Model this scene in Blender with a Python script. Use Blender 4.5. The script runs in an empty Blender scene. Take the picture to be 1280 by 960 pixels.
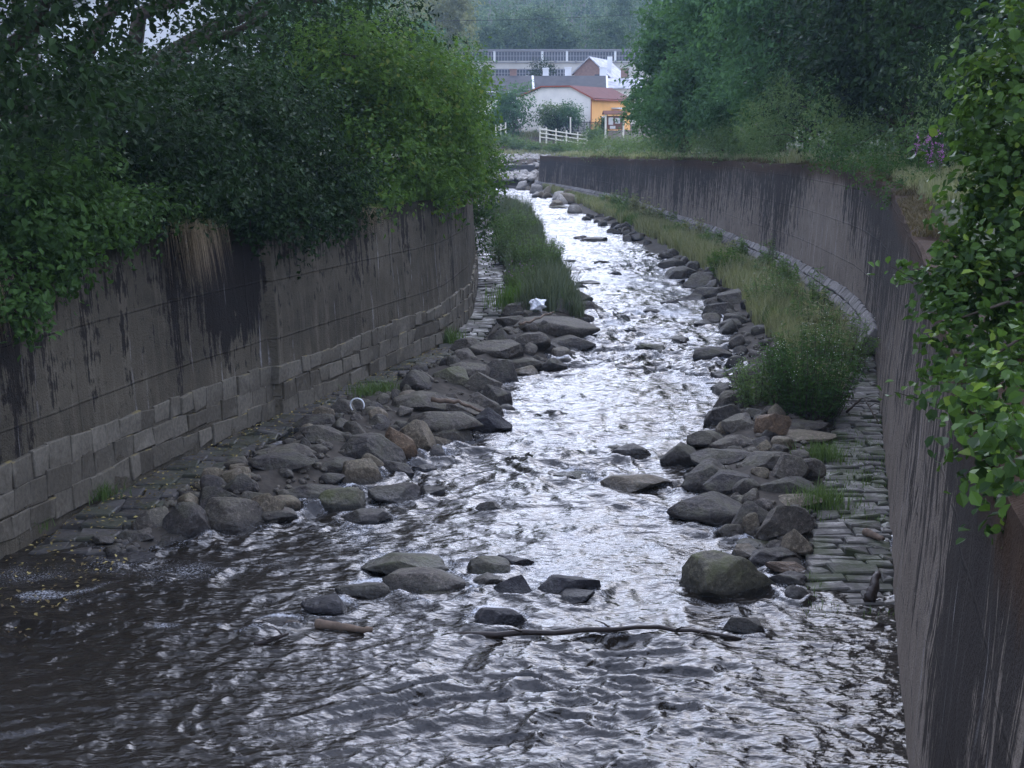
import bpy, bmesh, math, random
import numpy as np
from math import radians as RAD
from mathutils import Vector, Matrix

S = bpy.context.scene
COL = S.collection
RNG = np.random.default_rng(7)

# ------------------------------------------------------------------ camera, sky, sun, exposure
FPX, PITCH, EYE = 1758.0, RAD(10.16), 6.0
cam = bpy.data.cameras.new('camera')
cam.sensor_width = 36.0
cam.lens = FPX / 1280 * 36
cam.clip_start, cam.clip_end = 0.3, 5000
camo = bpy.data.objects.new('camera', cam)
COL.objects.link(camo)
camo.location = (0, 0, EYE)
camo.rotation_euler = (RAD(90) - PITCH, 0, 0)
S.camera = camo

SUN_EL, SUN_AZ = RAD(34), RAD(13)         # veiled sun ahead of the camera, behind broken cloud
CLOUD = (9.0, 17.0)
W = bpy.data.worlds.new('World')
S.world = W
W.use_nodes = True
nt = W.node_tree
sky = nt.nodes.new('ShaderNodeTexSky')
sky.sky_type = 'NISHITA'
sky.sun_disc = False
sky.sun_elevation = SUN_EL
sky.sun_rotation = SUN_AZ
sky.air_density, sky.dust_density, sky.ozone_density = 1.0, 1.3, 4.0
nt.nodes['Background'].inputs['Strength'].default_value = 0.15
# broken evening cloud over the clear sky, brighter round the hidden sun
tc = nt.nodes.new('ShaderNodeTexCoord')
def wn(kind, **kw):
    x = nt.nodes.new('ShaderNode' + kind)
    for k, v in kw.items():
        if k[0] == '_': setattr(x, k[1:], v)
        elif isinstance(v, bpy.types.NodeSocket): nt.links.new(v, x.inputs[int(k[1:])])
        else: x.inputs[int(k[1:])].default_value = v
    return x
gen = tc.outputs['Generated']
xyz = wn('SeparateXYZ', i0=gen)
den = wn('Math', _operation='ADD', i0=wn('Math', _operation='MAXIMUM', i0=xyz.outputs[2], i1=0.0).outputs[0], i1=0.22).outputs[0]
flat = wn('CombineXYZ', i0=wn('Math', _operation='DIVIDE', i0=xyz.outputs[0], i1=den).outputs[0], i1=wn('Math', _operation='DIVIDE', i0=xyz.outputs[1], i1=den).outputs[0])
cn = wn('TexNoise', i0=flat.outputs[0]); cn.inputs['Scale'].default_value = 2.3; cn.inputs['Detail'].default_value = 7; cn.inputs['Roughness'].default_value = 0.6
cov = wn('MapRange', i0=cn.outputs[0], i1=0.38, i2=0.60).outputs[0]
SD = (math.sin(SUN_AZ) * math.cos(SUN_EL), math.cos(SUN_AZ) * math.cos(SUN_EL), math.sin(SUN_EL))
near_sun = wn('Math', _operation='POWER', i0=wn('Math', _operation='MAXIMUM', i0=wn('VectorMath', _operation='DOT_PRODUCT', i0=gen, i1=SD).outputs['Value'], i1=0.0).outputs[0], i1=7.0).outputs[0]
lum = wn('Math', _operation='MULTIPLY_ADD', i0=near_sun, i1=CLOUD[1], i2=CLOUD[0]).outputs[0]
cc = wn('VectorMath', _operation='SCALE', i0=(0.80, 0.89, 1.22)); nt.links.new(lum, cc.inputs['Scale'])
mixc = nt.nodes.new('ShaderNodeMix'); mixc.data_type = 'RGBA'
nt.links.new(cov, mixc.inputs[0]); nt.links.new(sky.outputs[0], mixc.inputs[6]); nt.links.new(cc.outputs[0], mixc.inputs[7])
nt.links.new(mixc.outputs[2], nt.nodes['Background'].inputs['Color'])

sl = bpy.data.lights.new('sun', 'SUN')
sl.energy, sl.angle, sl.color = 0.5, RAD(90), (1.0, 0.97, 0.93)
so = bpy.data.objects.new('sun', sl)
COL.objects.link(so)
sd = Vector((math.sin(SUN_AZ) * math.cos(SUN_EL), math.cos(SUN_AZ) * math.cos(SUN_EL), math.sin(SUN_EL)))
so.rotation_euler = sd.to_track_quat('Z', 'Y').to_euler()

S.view_settings.view_transform = 'Standard'
S.view_settings.look = 'None'
S.view_settings.gamma = 1
S.view_settings.use_curve_mapping = False
S.view_settings.exposure = 1.05
S.render.engine = 'CYCLES'
S.cycles.max_bounces = 6
S.cycles.diffuse_bounces = 3
S.cycles.glossy_bounces = 3
S.cycles.transmission_bounces = 4
S.cycles.volume_bounces = 0
S.cycles.use_denoising = True

# ------------------------------------------------------------------ picture point -> place in the world
_c, _s = math.cos(PITCH), math.sin(PITCH)
def ray(x, y):
    u, v = (x - 640) / FPX, (480 - y) / FPX
    return np.array([u, _c + v * _s, -_s + v * _c])
def P(x, y, z=0.0):
    d = ray(x, y); t = (z - EYE) / d[2]
    return np.array([0, 0, EYE]) + d * t
def D(x, y, Y):
    d = ray(x, y); t = Y / d[1]
    return np.array([0, 0, EYE]) + d * t
def mpp(Y, z=0.0):
    return (Y * _c + (EYE - z) * _s) / FPX

# ------------------------------------------------------------------ noise
def _hash(ix, iy, iz, seed):
    h = (ix.astype(np.int64) * 374761393 + iy.astype(np.int64) * 668265263 + iz.astype(np.int64) * 1274126177 + seed * 974634777) & 0x7fffffff
    h = ((h ^ (h >> 13)) * 1274126177) & 0x7fffffff
    h = (h ^ (h >> 16)) & 0xffff
    return h / 32767.5 - 1.0
def vnoise(x, y, z=None, seed=0):
    x = np.asarray(x, float); y = np.asarray(y, float)
    z = np.zeros_like(x) if z is None else np.asarray(z, float)
    ix, iy, iz = np.floor(x), np.floor(y), np.floor(z)
    fx, fy, fz = x - ix, y - iy, z - iz
    fx, fy, fz = (f * f * f * (f * (f * 6 - 15) + 10) for f in (fx, fy, fz))
    r = 0
    for a in (0, 1):
        for b in (0, 1):
            for c in (0, 1):
                w = (fx if a else 1 - fx) * (fy if b else 1 - fy) * (fz if c else 1 - fz)
                r = r + w * _hash(ix + a, iy + b, iz + c, seed)
    return r
def fbm(x, y, z=None, seed=0, o=4):
    r, a, f = 0, 1.0, 1.0
    for k in range(o):
        r = r + a * vnoise(x * f + 17.3 * k, y * f - 9.1 * k, None if z is None else z * f, seed + k)
        a *= 0.5; f *= 2.03
    return r
def sstep(a, b, x):
    t = np.clip((np.asarray(x, float) - a) / (b - a), 0, 1)
    return t * t * (3 - 2 * t)

# ------------------------------------------------------------------ objects
def obj(name, verts, faces, mat=None, parent=None, smooth=False, attrs=None, uv=None):
    """faces: one (F,k) array or a list of them; attrs: {name: per-vertex floats}; uv: per-vertex (n,2)"""
    verts = np.ascontiguousarray(verts, dtype=np.float32).reshape(-1, 3)
    fl = faces if isinstance(faces, list) and isinstance(faces[0], np.ndarray) else [faces]
    fl = [np.asarray(f, dtype=np.int32) for f in fl if len(f)]
    me = bpy.data.meshes.new(name)
    loops = np.concatenate([f.ravel() for f in fl])
    tot = np.concatenate([np.full(len(f), f.shape[1], np.int32) for f in fl])
    start = np.concatenate([[0], np.cumsum(tot)[:-1]]).astype(np.int32)
    me.vertices.add(len(verts)); me.vertices.foreach_set('co', verts.ravel())
    me.loops.add(len(loops)); me.loops.foreach_set('vertex_index', loops)
    me.polygons.add(len(tot)); me.polygons.foreach_set('loop_start', start)
    me.polygons.foreach_set('use_smooth', np.full(len(tot), smooth, bool))
    if uv is not None:
        l = me.uv_layers.new(name='UVMap')
        l.data.foreach_set('uv', np.asarray(uv, np.float32)[loops].ravel())
    for k, a in (attrs or {}).items():
        at = me.attributes.new(k, 'FLOAT', 'POINT')
        at.data.foreach_set('value', np.asarray(a, np.float32))
    me.update(calc_edges=True)
    me.validate(clean_customdata=False)
    o = bpy.data.objects.new(name, me)
    COL.objects.link(o)
    if mat: me.materials.append(mat)
    if parent: o.parent = parent
    return o
def tag(o, label=None, cat=None, group=None, kind=None):
    if label: o['label'] = label
    if cat: o['category'] = cat
    if group: o['group'] = group
    if kind: o['kind'] = kind
    return o
def empty(name, label, cat, loc=(0, 0, 0), rz=0, group=None):
    o = bpy.data.objects.new(name, None)
    o.empty_display_size = 0.2
    COL.objects.link(o)
    o.location = loc; o.rotation_euler = (0, 0, rz)
    return tag(o, label, cat, group)
def local(root, v):
    """world points -> the space of an Empty that was only moved and turned about z"""
    v = np.asarray(v, float) - np.array(root.location)
    a = -root.rotation_euler.z
    c, s = math.cos(a), math.sin(a)
    return np.stack([v[:, 0] * c - v[:, 1] * s, v[:, 0] * s + v[:, 1] * c, v[:, 2]], 1)

class MB:
    """collects simple shapes into one mesh"""
    def __init__(self): self.v, self.f, self.n = [], [], 0
    def add(self, v, f):
        v = np.asarray(v, float)
        self.v.append(v); self.f += [[i + self.n for i in q] for q in f]; self.n += len(v)
    def box(self, x0, x1, y0, y1, z0, z1):
        v = [(x, y, z) for x in (x0, x1) for y in (y0, y1) for z in (z0, z1)]
        self.add(v, [(0, 1, 3, 2), (4, 6, 7, 5), (0, 4, 5, 1), (2, 3, 7, 6), (0, 2, 6, 4), (1, 5, 7, 3)])
    def prism(self, prof, axis_a, axis_b, org, along):
        """profile (a,b) in the plane axis_a x axis_b at org, pushed along a vector"""
        A, B, O, L = (np.array(q, float) for q in (axis_a, axis_b, org, along))
        p = [O + A * a + B * b for a, b in prof]; n = len(p)
        f = [tuple(range(n))[::-1], tuple(range(n, 2 * n))] + [(i, (i + 1) % n, (i + 1) % n + n, i + n) for i in range(n)]
        self.add(p + [q + L for q in p], f)
    def tube(self, pts, rad, k=7):
        pts = np.asarray(pts, float); n = len(pts)
        rad = np.broadcast_to(np.asarray(rad, float), (n,))
        t = np.gradient(pts, axis=0); t /= np.linalg.norm(t, axis=1)[:, None] + 1e-9
        ref = np.array([0.3, 0.2, 1.0]) if abs(t[:, 2]).mean() < 0.8 else np.array([1.0, 0.2, 0.1])
        a = np.cross(t, ref); a /= np.linalg.norm(a, axis=1)[:, None] + 1e-9
        b = np.cross(t, a)
        th = np.linspace(0, 2 * np.pi, k, endpoint=False)
        v = (pts[:, None] + rad[:, None, None] * (np.cos(th)[None, :, None] * a[:, None] + np.sin(th)[None, :, None] * b[:, None])).reshape(-1, 3)
        f = [(i * k + j, i * k + (j + 1) % k, (i + 1) * k + (j + 1) % k, (i + 1) * k + j) for i in range(n - 1) for j in range(k)]
        f += [tuple(range(k))[::-1], tuple(range((n - 1) * k, n * k))]
        self.add(v, f)
    def build(self, name, mat, parent=None, smooth=False, bevel=0):
        me = bpy.data.meshes.new(name)
        v = np.concatenate(self.v)
        if parent is not None and getattr(self, 'world', False): v = local(parent, v)
        me.from_pydata([tuple(q) for q in v], [], self.f)
        bm = bmesh.new(); bm.from_mesh(me)
        bmesh.ops.recalc_face_normals(bm, faces=bm.faces)
        if bevel: bmesh.ops.bevel(bm, geom=list(bm.edges), offset=bevel, segments=1, affect='EDGES')
        bm.to_mesh(me); bm.free()
        if smooth: me.polygons.foreach_set('use_smooth', np.ones(len(me.polygons), bool))
        o = bpy.data.objects.new(name, me)
        COL.objects.link(o); me.materials.append(mat)
        if parent: o.parent = parent
        return o

# ------------------------------------------------------------------ materials
class NT:
    def __init__(self, name):
        self.m = bpy.data.materials.new(name); self.m.use_nodes = True
        self.t = self.m.node_tree; self.b = self.t.nodes['Principled BSDF']
    def n(self, kind, **kw):
        x = self.t.nodes.new('ShaderNode' + kind)
        for k, v in kw.items():
            if k.startswith('_'): setattr(x, k[1:], v)
            else:
                key = int(k[1:]) if k[0] == 'i' and k[1:].isdigit() else k
                self.set(x.inputs[key], v)
        return x
    def set(self, sock, v):
        if isinstance(v, bpy.types.NodeSocket): self.t.links.new(v, sock)
        elif isinstance(v, bpy.types.Node): self.t.links.new(v.outputs[0], sock)
        else: sock.default_value = v
    def noise(self, vec, scale, detail=4, rough=0.55, out=0):
        x = self.n('TexNoise', Vector=vec, Scale=scale, Detail=detail, Roughness=rough)
        return x.outputs[out]
    def math(self, op, a, b=0.0, c=0.0, clamp=False):
        x = self.n('Math', _operation=op, i0=a, i1=b, i2=c); x.use_clamp = clamp
        return x.outputs[0]
    def mapr(self, v, a, b, c=0.0, d=1.0):
        return self.n('MapRange', Value=v, i1=a, i2=b, i3=c, i4=d).outputs[0]
    def ramp(self, v, stops):
        x = self.n('ValToRGB', Fac=v); e = x.color_ramp.elements
        for i, (p, c) in enumerate(stops):
            q = e[i] if i < 2 else e.new(p)
            q.position = p; q.color = (*c, 1) if len(c) == 3 else c
        return x.outputs[0]
    def mix(self, f, a, b):
        x = self.n('Mix', _data_type='RGBA')
        self.set(x.inputs[0], f)
        for k, v in ((6, a), (7, b)): self.set(x.inputs[k], (*v, 1) if isinstance(v, tuple) and len(v) == 3 else v)
        return x.outputs[2]
    def scale(self, vec, s):
        return self.n('Mapping', Vector=vec, Scale=s).outputs[0]
    def attr(self, name, out=2):
        return self.n('Attribute', _attribute_name=name).outputs[out]
    def pos(self): return self.n('NewGeometry').outputs['Position']
    def bump(self, h, strength=0.5, dist=0.02, normal=None):
        x = self.n('Bump', Height=h, Strength=strength, Distance=dist)
        if normal is not None: self.set(x.inputs['Normal'], normal)
        return x.outputs[0]
    def out(self, color=None, rough=None, normal=None, **kw):
        for k, v in (('Base Color', color), ('Roughness', rough), ('Normal', normal)):
            if v is not None: self.set(self.b.inputs[k], (*v, 1) if isinstance(v, tuple) and len(v) == 3 else v)
        for k, v in kw.items(): self.set(self.b.inputs[k.replace('_', ' ')], v)
        return self.m

def plain(name, col, rough=0.8, amp=0.25, sc=3.0):
    m = NT(name); p = m.n('TexCoord').outputs['Object']
    f = m.noise(p, sc, 5)
    c = m.mix(m.mapr(f, 0.3, 0.7), tuple(x * (1 - amp) for x in col), tuple(min(1, x * (1 + amp)) for x in col))
    m.b.inputs['Specular IOR Level'].default_value = 0.2
    return m.out(c, rough, m.bump(m.noise(p, sc * 6, 3), 0.3, 0.02))

def leafmat(name, dark, light, trans=0.35, rough=0.5, extra=None):
    m = NT(name); t = m.attr('tone')
    st = [(0.0, dark), (1.0, light)]
    if extra: st = [(0.0, dark), (0.75, light), (0.96, light), (1.0, extra)]
    c = m.ramp(t, st)
    m.out(c, rough); m.b.inputs['Specular IOR Level'].default_value = 0.12
    tr = m.n('BsdfTranslucent', Color=m.mix(0.5, c, (light[0] * 1.3, light[1] * 1.4, light[2] * 0.6)))
    mx = m.n('MixShader', Fac=trans, i1=m.b.outputs[0], i2=tr.outputs[0])
    m.t.links.new(mx.outputs[0], m.t.nodes['Material Output'].inputs['Surface'])
    return m.m

M = {}
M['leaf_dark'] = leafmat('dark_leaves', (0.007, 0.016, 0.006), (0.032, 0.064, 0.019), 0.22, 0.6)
M['leaf_mid'] = leafmat('green_leaves', (0.020, 0.043, 0.013), (0.072, 0.138, 0.034), 0.35, 0.55)
M['leaf_bright'] = leafmat('fresh_green_leaves', (0.024, 0.052, 0.013), (0.105, 0.185, 0.036), 0.38, 0.55, (0.17, 0.19, 0.04))
M['leaf_near'] = leafmat('broad_green_leaves', (0.014, 0.032, 0.010), (0.070, 0.128, 0.027), 0.33, 0.4, (0.17, 0.24, 0.04))
M['leaf_far'] = leafmat('tree_leaves', (0.024, 0.062, 0.030), (0.115, 0.220, 0.090), 0.4, 0.6)
M['leaf_weed'] = leafmat('weed_leaves', (0.050, 0.085, 0.032), (0.165, 0.235, 0.095), 0.4, 0.55)
M['leaf_sunlit'] = leafmat('sunlit_leaves', (0.13, 0.145, 0.060), (0.30, 0.30, 0.13), 0.3, 0.6)  # sunlight on the hillside trees put into the leaf colour
M['leaf_hill'] = leafmat('hill_leaves', (0.034, 0.068, 0.036), (0.15, 0.215, 0.095), 0.2, 0.6)
M['grass_g'] = leafmat('green_grass', (0.045, 0.080, 0.024), (0.130, 0.190, 0.060), 0.3, 0.5)
M['grass_y'] = leafmat('dry_grass', (0.095, 0.115, 0.050), (0.320, 0.310, 0.180), 0.3, 0.6)
M['grass_dry'] = leafmat('straw_grass', (0.22, 0.16, 0.10), (0.50, 0.39, 0.26), 0.3, 0.6)
M['reed'] = leafmat('reed_blades', (0.045, 0.062, 0.036), (0.150, 0.175, 0.105), 0.2, 0.6)
M['grass_moss'] = leafmat('mossy_grass', (0.035, 0.028, 0.014), (0.13, 0.10, 0.055), 0.2, 0.8)
M['flower'] = leafmat('pink_petals', (0.32, 0.10, 0.36), (0.58, 0.24, 0.60), 0.3, 0.6)
M['white_flower'] = leafmat('white_petals', (0.35, 0.35, 0.33), (0.6, 0.6, 0.56), 0.3, 0.6)
M['litter'] = leafmat('fallen_leaf', (0.09, 0.06, 0.03), (0.42, 0.34, 0.12), 0.1, 0.6)
M['bark'] = plain('bark', (0.055, 0.042, 0.032), 0.9, 0.4, 8)
M['bark_pale'] = plain('pale_bark', (0.22, 0.20, 0.17), 0.9, 0.2, 4)
M['wood'] = plain('driftwood', (0.12, 0.085, 0.06), 0.8, 0.35, 10)
M['wood_dark'] = plain('wet_driftwood', (0.028, 0.02, 0.016), 0.4, 0.3, 10)
M['earth'] = plain('earth', (0.075, 0.058, 0.042), 0.95, 0.35, 2)
M['meadow'] = plain('meadow_soil', (0.05, 0.058, 0.028), 0.95, 0.35, 1.2)
M['gravel'] = plain('gravel', (0.045, 0.038, 0.030), 0.95, 0.45, 5)
M['plaster'] = plain('cream_plaster', (0.86, 0.78, 0.68), 0.9, 0.08, 0.7)
M['plaster_w'] = plain('white_plaster', (0.72, 0.71, 0.70), 0.9, 0.08, 0.7)
M['orange'] = plain('orange_plaster', (0.92, 0.48, 0.16), 0.9, 0.06, 0.7)
M['brick'] = plain('brick_wall', (0.24, 0.15, 0.12), 0.9, 0.2, 2.5)
M['roof_red'] = plain('red_roof', (0.13, 0.050, 0.042), 0.9, 0.15, 1.2)
M['roof_grey'] = plain('grey_roof', (0.085, 0.08, 0.08), 0.8, 0.2, 1)
M['roof_pale'] = plain('weathered_roof', (0.42, 0.41, 0.43), 0.7, 0.45, 1.1)
M['trim_red'] = plain('red_trim', (0.33, 0.09, 0.05), 0.6, 0.1)
M['white'] = plain('white_paint', (0.75, 0.74, 0.70), 0.6, 0.08)
M['rail'] = plain('pale_timber', (0.72, 0.66, 0.52), 0.7, 0.1)
M['concrete'] = plain('pale_concrete', (0.56, 0.52, 0.45), 0.9, 0.12, 0.6)
M['glass'] = NT('window_glass').out((0.035, 0.04, 0.055), 0.18)
M['mullion'] = plain('window_bars', (0.27, 0.26, 0.27), 0.6, 0.1)
M['iron'] = plain('dark_iron', (0.03, 0.03, 0.032), 0.6, 0.2)
M['brown'] = plain('brown_boards', (0.16, 0.07, 0.045), 0.7, 0.2)
M['paper'] = plain('notice_paper', (0.6, 0.57, 0.52), 0.8, 0.1)
M['plastic'] = plain('white_plastic', (0.75, 0.75, 0.76), 0.35, 0.08)

# rock: tone of its own (attribute) + mineral mottling, moss and a dark wet rim at the water
def rockmat(name, a, b, moss=0.0):
    m = NT(name); p = m.n('TexCoord').outputs['Object']
    rnd = m.n('ObjectInfo').outputs['Random']
    off = m.n('VectorMath', _operation='ADD', i0=p, i1=m.n('CombineXYZ', X=m.math('MULTIPLY', rnd, 40.0), Y=m.math('MULTIPLY', rnd, 17.0), Z=0.0).outputs[0]).outputs[0]
    n1 = m.noise(off, 3.2, 8, 0.62); n2 = m.noise(off, 17, 6, 0.6); n3 = m.noise(off, 60, 3, 0.6)
    c = m.ramp(n1, [(0.3, a), (0.72, b)])
    c = m.mix(m.math('MULTIPLY', m.mapr(n2, 0.48, 0.70), 0.6), c, tuple(x * 2.1 for x in b))
    c = m.mix(m.math('MULTIPLY', m.mapr(n3, 0.52, 0.36), 0.65), c, tuple(x * 0.4 for x in a))
    c = m.mix(m.mapr(rnd, 0.0, 1.0, 0.0, 0.35), c, tuple(x * 0.5 for x in a))
    up = m.n('SeparateXYZ', Vector=m.n('NewGeometry').outputs['Normal']).outputs[2]
    if moss:
        k = m.math('MULTIPLY', m.math('MULTIPLY', m.mapr(up, 0.1, 0.8), m.mapr(n1, 0.42, 0.62)), moss, clamp=True)
        c = m.mix(k, c, (0.062, 0.066, 0.022))
    z = m.n('SeparateXYZ', Vector=m.pos()).outputs[2]
    wet = m.mapr(m.math('ADD', z, m.math('MULTIPLY', n1, -0.22)), -0.06, 0.10, 1.0, 0.0)
    c = m.mix(m.math('MULTIPLY', wet, 0.7), c, (0.010, 0.009, 0.009))
    r = m.mapr(wet, 0, 1, 0.72, 0.22)
    bm = m.bump(m.math('ADD', n1, m.math('ADD', m.math('MULTIPLY', n2, 0.35), m.math('MULTIPLY', n3, 0.12))), 0.8, 0.12)
    m.b.inputs['Specular IOR Level'].default_value = 0.3
    return m.out(c, r, bm)
M['rock_d'] = rockmat('dark_rock', (0.031, 0.026, 0.023), (0.080, 0.067, 0.057), 0.35)
M['rock_g'] = rockmat('grey_rock', (0.051, 0.043, 0.035), (0.120, 0.100, 0.080), 0.35)
M['rock_t'] = rockmat('tan_rock', (0.085, 0.067, 0.045), (0.20, 0.160, 0.11), 0.3)
M['rock_o'] = rockmat('rusty_rock', (0.085, 0.055, 0.034), (0.19, 0.125, 0.075), 0.1)
M['rock_m'] = rockmat('mossy_rock', (0.055, 0.050, 0.036), (0.12, 0.105, 0.07), 1.0)
M['rock_b'] = rockmat('wet_black_rock', (0.014, 0.012, 0.013), (0.045, 0.040, 0.046), 0.15)
M['rock_b'].node_tree.nodes['Principled BSDF'].inputs['Roughness'].default_value = 0.25
M['rock_p'] = rockmat('pale_rock', (0.22, 0.195, 0.165), (0.42, 0.38, 0.33), 0.15)

# cast retaining wall: uv = metres along / height, attributes: below (metres under the top), stain
def wallmat(name, lo, hi, moss, streaks, mossdepth, spot):
    m = NT(name); uv = m.n('UVMap').outputs[0]
    below, stain = m.attr('below'), m.attr('stain')
    n_big = m.noise(m.scale(uv, (0.30, 0.35, 1)), 1.0, 6, 0.65)
    n_col = m.noise(m.scale(uv, (3.4, 0.22, 1)), 1.0, 7, 0.62)
    n_fine = m.noise(m.scale(uv, (14.0, 0.5, 1)), 1.0, 7, 0.68)
    n_spot = m.noise(m.scale(uv, (5.0, 3.0, 1)), 1.0, 8, 0.65)
    n_micro = m.noise(uv, 30, 5, 0.6)
    c = m.ramp(n_big, [(0.32, lo), (0.7, hi)])
    c = m.mix(m.math('MULTIPLY', m.mapr(n_micro, 0.35, 0.7), 0.35), c, tuple(x * 0.45 for x in lo))
    c = m.mix(m.math('MULTIPLY', m.mapr(n_col, 0.5, 0.7), 0.45), c, tuple(x * 1.5 for x in hi))
    # black water streaks that run down from the top
    reach = m.math('ADD', m.math('MULTIPLY', below, -0.13), m.math('MULTIPLY', stain, 0.62))
    k = m.math('MULTIPLY', m.math('SUBTRACT', m.math('ADD', m.math('MULTIPLY', n_col, 0.55), m.math('MULTIPLY', n_fine, 0.45)), 0.5), 3.2)
    k = m.math('ADD', m.math('ADD', k, reach), m.math('MULTIPLY', m.math('SUBTRACT', n_big, 0.5), 0.9))
    k = m.math('ADD', k, m.math('MULTIPLY', m.math('SUBTRACT', n_spot, 0.5), spot))
    c = m.mix(m.math('MULTIPLY', m.mapr(k, 0.0 - streaks, 0.16 - streaks), 0.9), c, (0.014, 0.011, 0.010))
    c = m.mix(m.math('MULTIPLY', m.mapr(n_spot, 0.60, 0.66), 0.75 if spot > 0.3 else 0.3), c, (0.022, 0.019, 0.015))      # lichen spots
    # lime runs
    w = m.noise(m.scale(uv, (4.5, 0.16, 1)), 1.7, 3, 0.5)
    w = m.math('MULTIPLY', m.mapr(w, 0.64, 0.70), m.mapr(n_spot, 0.40, 0.58))
    c = m.mix(m.math('MULTIPLY', w, 0.65), c, (0.36, 0.34, 0.33))
    # rusty moss below the coping
    mo = m.mapr(m.math('ADD', below, m.math('ADD', m.math('MULTIPLY', n_fine, -mossdepth * 1.6), m.math('MULTIPLY', n_big, -mossdepth))), -mossdepth * 0.9, -mossdepth * 0.35, 1.0, 0.0)
    c = m.mix(m.math('MULTIPLY', mo, 0.88), c, m.mix(n_spot, moss, tuple(x * 0.4 for x in moss)))
    # pour joints of the shuttering, every lift a little different
    v = m.n('SeparateXYZ', Vector=uv)
    lift = m.math('ABSOLUTE', m.math('SUBTRACT', m.math('FRACT', m.math('ADD', m.math('MULTIPLY', v.outputs[1], 0.83), m.math('MULTIPLY', n_big, 0.05))), 0.5))
    bay = m.math('ABSOLUTE', m.math('SUBTRACT', m.math('FRACT', m.math('ADD', m.math('MULTIPLY', v.outputs[0], 0.16), m.math('MULTIPLY', n_spot, 0.004))), 0.5))
    joint = m.math('MAXIMUM', m.mapr(lift, 0.008, 0.02, 1.0, 0.0), m.mapr(bay, 0.002, 0.005, 1.0, 0.0))
    c = m.mix(m.math('MULTIPLY', joint, m.mapr(n_spot, 0.42, 0.62, 0.0, 0.38)), c, (0.018, 0.015, 0.013))
    bm = m.bump(m.math('SUBTRACT', m.math('ADD', n_spot, m.math('ADD', m.math('MULTIPLY', n_fine, 0.5), m.math('MULTIPLY', n_micro, 0.8))), m.math('MULTIPLY', joint, 0.4)), 0.9, 0.06)
    m.b.inputs['Specular IOR Level'].default_value = 0.12
    return m.out(c, 0.9, bm)
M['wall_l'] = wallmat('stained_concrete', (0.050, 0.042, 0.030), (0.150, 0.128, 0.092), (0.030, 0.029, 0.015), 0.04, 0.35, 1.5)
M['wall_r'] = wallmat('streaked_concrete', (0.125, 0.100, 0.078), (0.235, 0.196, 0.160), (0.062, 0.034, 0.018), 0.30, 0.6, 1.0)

def stonemat(name, a, b, lichen=0.0, wet=False, moss=0.0):
    m = NT(name); p = m.pos(); t = m.attr('tone')
    n1 = m.noise(p, 2.3, 7, 0.6); n2 = m.noise(p, 14, 6, 0.62)
    c = m.ramp(t, [(0.0, a), (1.0, b)])
    c = m.mix(m.math('MULTIPLY', m.mapr(n2, 0.4, 0.7), 0.55), c, tuple(x * 0.45 for x in a))
    c = m.mix(m.math('MULTIPLY', m.mapr(n1, 0.55, 0.75), 0.5), c, tuple(x * 1.5 for x in b))
    if lichen:
        up = m.n('SeparateXYZ', Vector=m.n('NewGeometry').outputs['Normal']).outputs[2]
        k = m.math('MULTIPLY', m.mapr(up, 0.3, 0.6), m.mapr(n1, 0.56, 0.70))
        c = m.mix(m.math('MULTIPLY', k, lichen), c, (0.22, 0.165, 0.04))
    r = 0.8
    if wet: r = m.mapr(n1, 0.48, 0.60, 0.8, 0.3); c = m.mix(m.mapr(n1, 0.46, 0.56, 0.0, 0.6), tuple(x * 0.3 for x in a), c) if False else c
    if moss:
        k = m.math('MULTIPLY', m.mapr(m.noise(p, 1.4, 6, 0.65), 0.46, 0.58), moss)
        c = m.mix(k, c, (0.038, 0.046, 0.016))
    m.b.inputs['Specular IOR Level'].default_value = 0.3 if wet else 0.15
    return m.out(c, r, m.bump(m.math('ADD', n1, m.math('MULTIPLY', n2, 0.4)), 0.6, 0.06))
M['ashlar'] = stonemat('ashlar_stone', (0.080, 0.068, 0.050), (0.165, 0.145, 0.112), 0.9)
M['revet'] = stonemat('revetment_stone', (0.10, 0.09, 0.08), (0.21, 0.19, 0.175))
M['flag'] = stonemat('wet_flagstone', (0.040, 0.036, 0.032), (0.085, 0.076, 0.068), 0, True, 0.5)
M['sett'] = stonemat('stone_setts', (0.055, 0.050, 0.043), (0.135, 0.122, 0.105), 0, True, 0.8)
M['joint'] = plain('joint_mud', (0.022, 0.020, 0.017), 0.8, 0.3, 6)

# water: dark peaty stream, mirror-like, with churned white patches of foam
def watermat():
    m = NT('stream_water'); p = m.pos(); foam = m.attr('foam')
    q = m.scale(p, (1.0, 1.7, 1))
    n1 = m.noise(q, 3.4, 2, 0.5); n2 = m.noise(q, 11.0, 3, 0.55); n3 = m.noise(m.scale(p, (1.5, 2.2, 1)), 22.0, 5, 0.7)
    h = m.math('ADD', m.math('MULTIPLY', n1, 1.0), m.math('MULTIPLY', n2, 0.22))
    bmp = m.bump(h, 0.6, 0.10)
    fo = m.mapr(m.math('ADD', foam, m.math('MULTIPLY', m.math('SUBTRACT', n3, 0.5), 1.8)), 0.45, 1.0)
    c = m.mix(fo, (0.016, 0.013, 0.010), (0.62, 0.64, 0.68))
    m.out(c, m.mapr(fo, 0, 1, 0.06, 0.75), bmp, IOR=1.33)
    m.b.inputs['Specular IOR Level'].default_value = 0.85
    return m.m
M['water'] = watermat()

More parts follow.
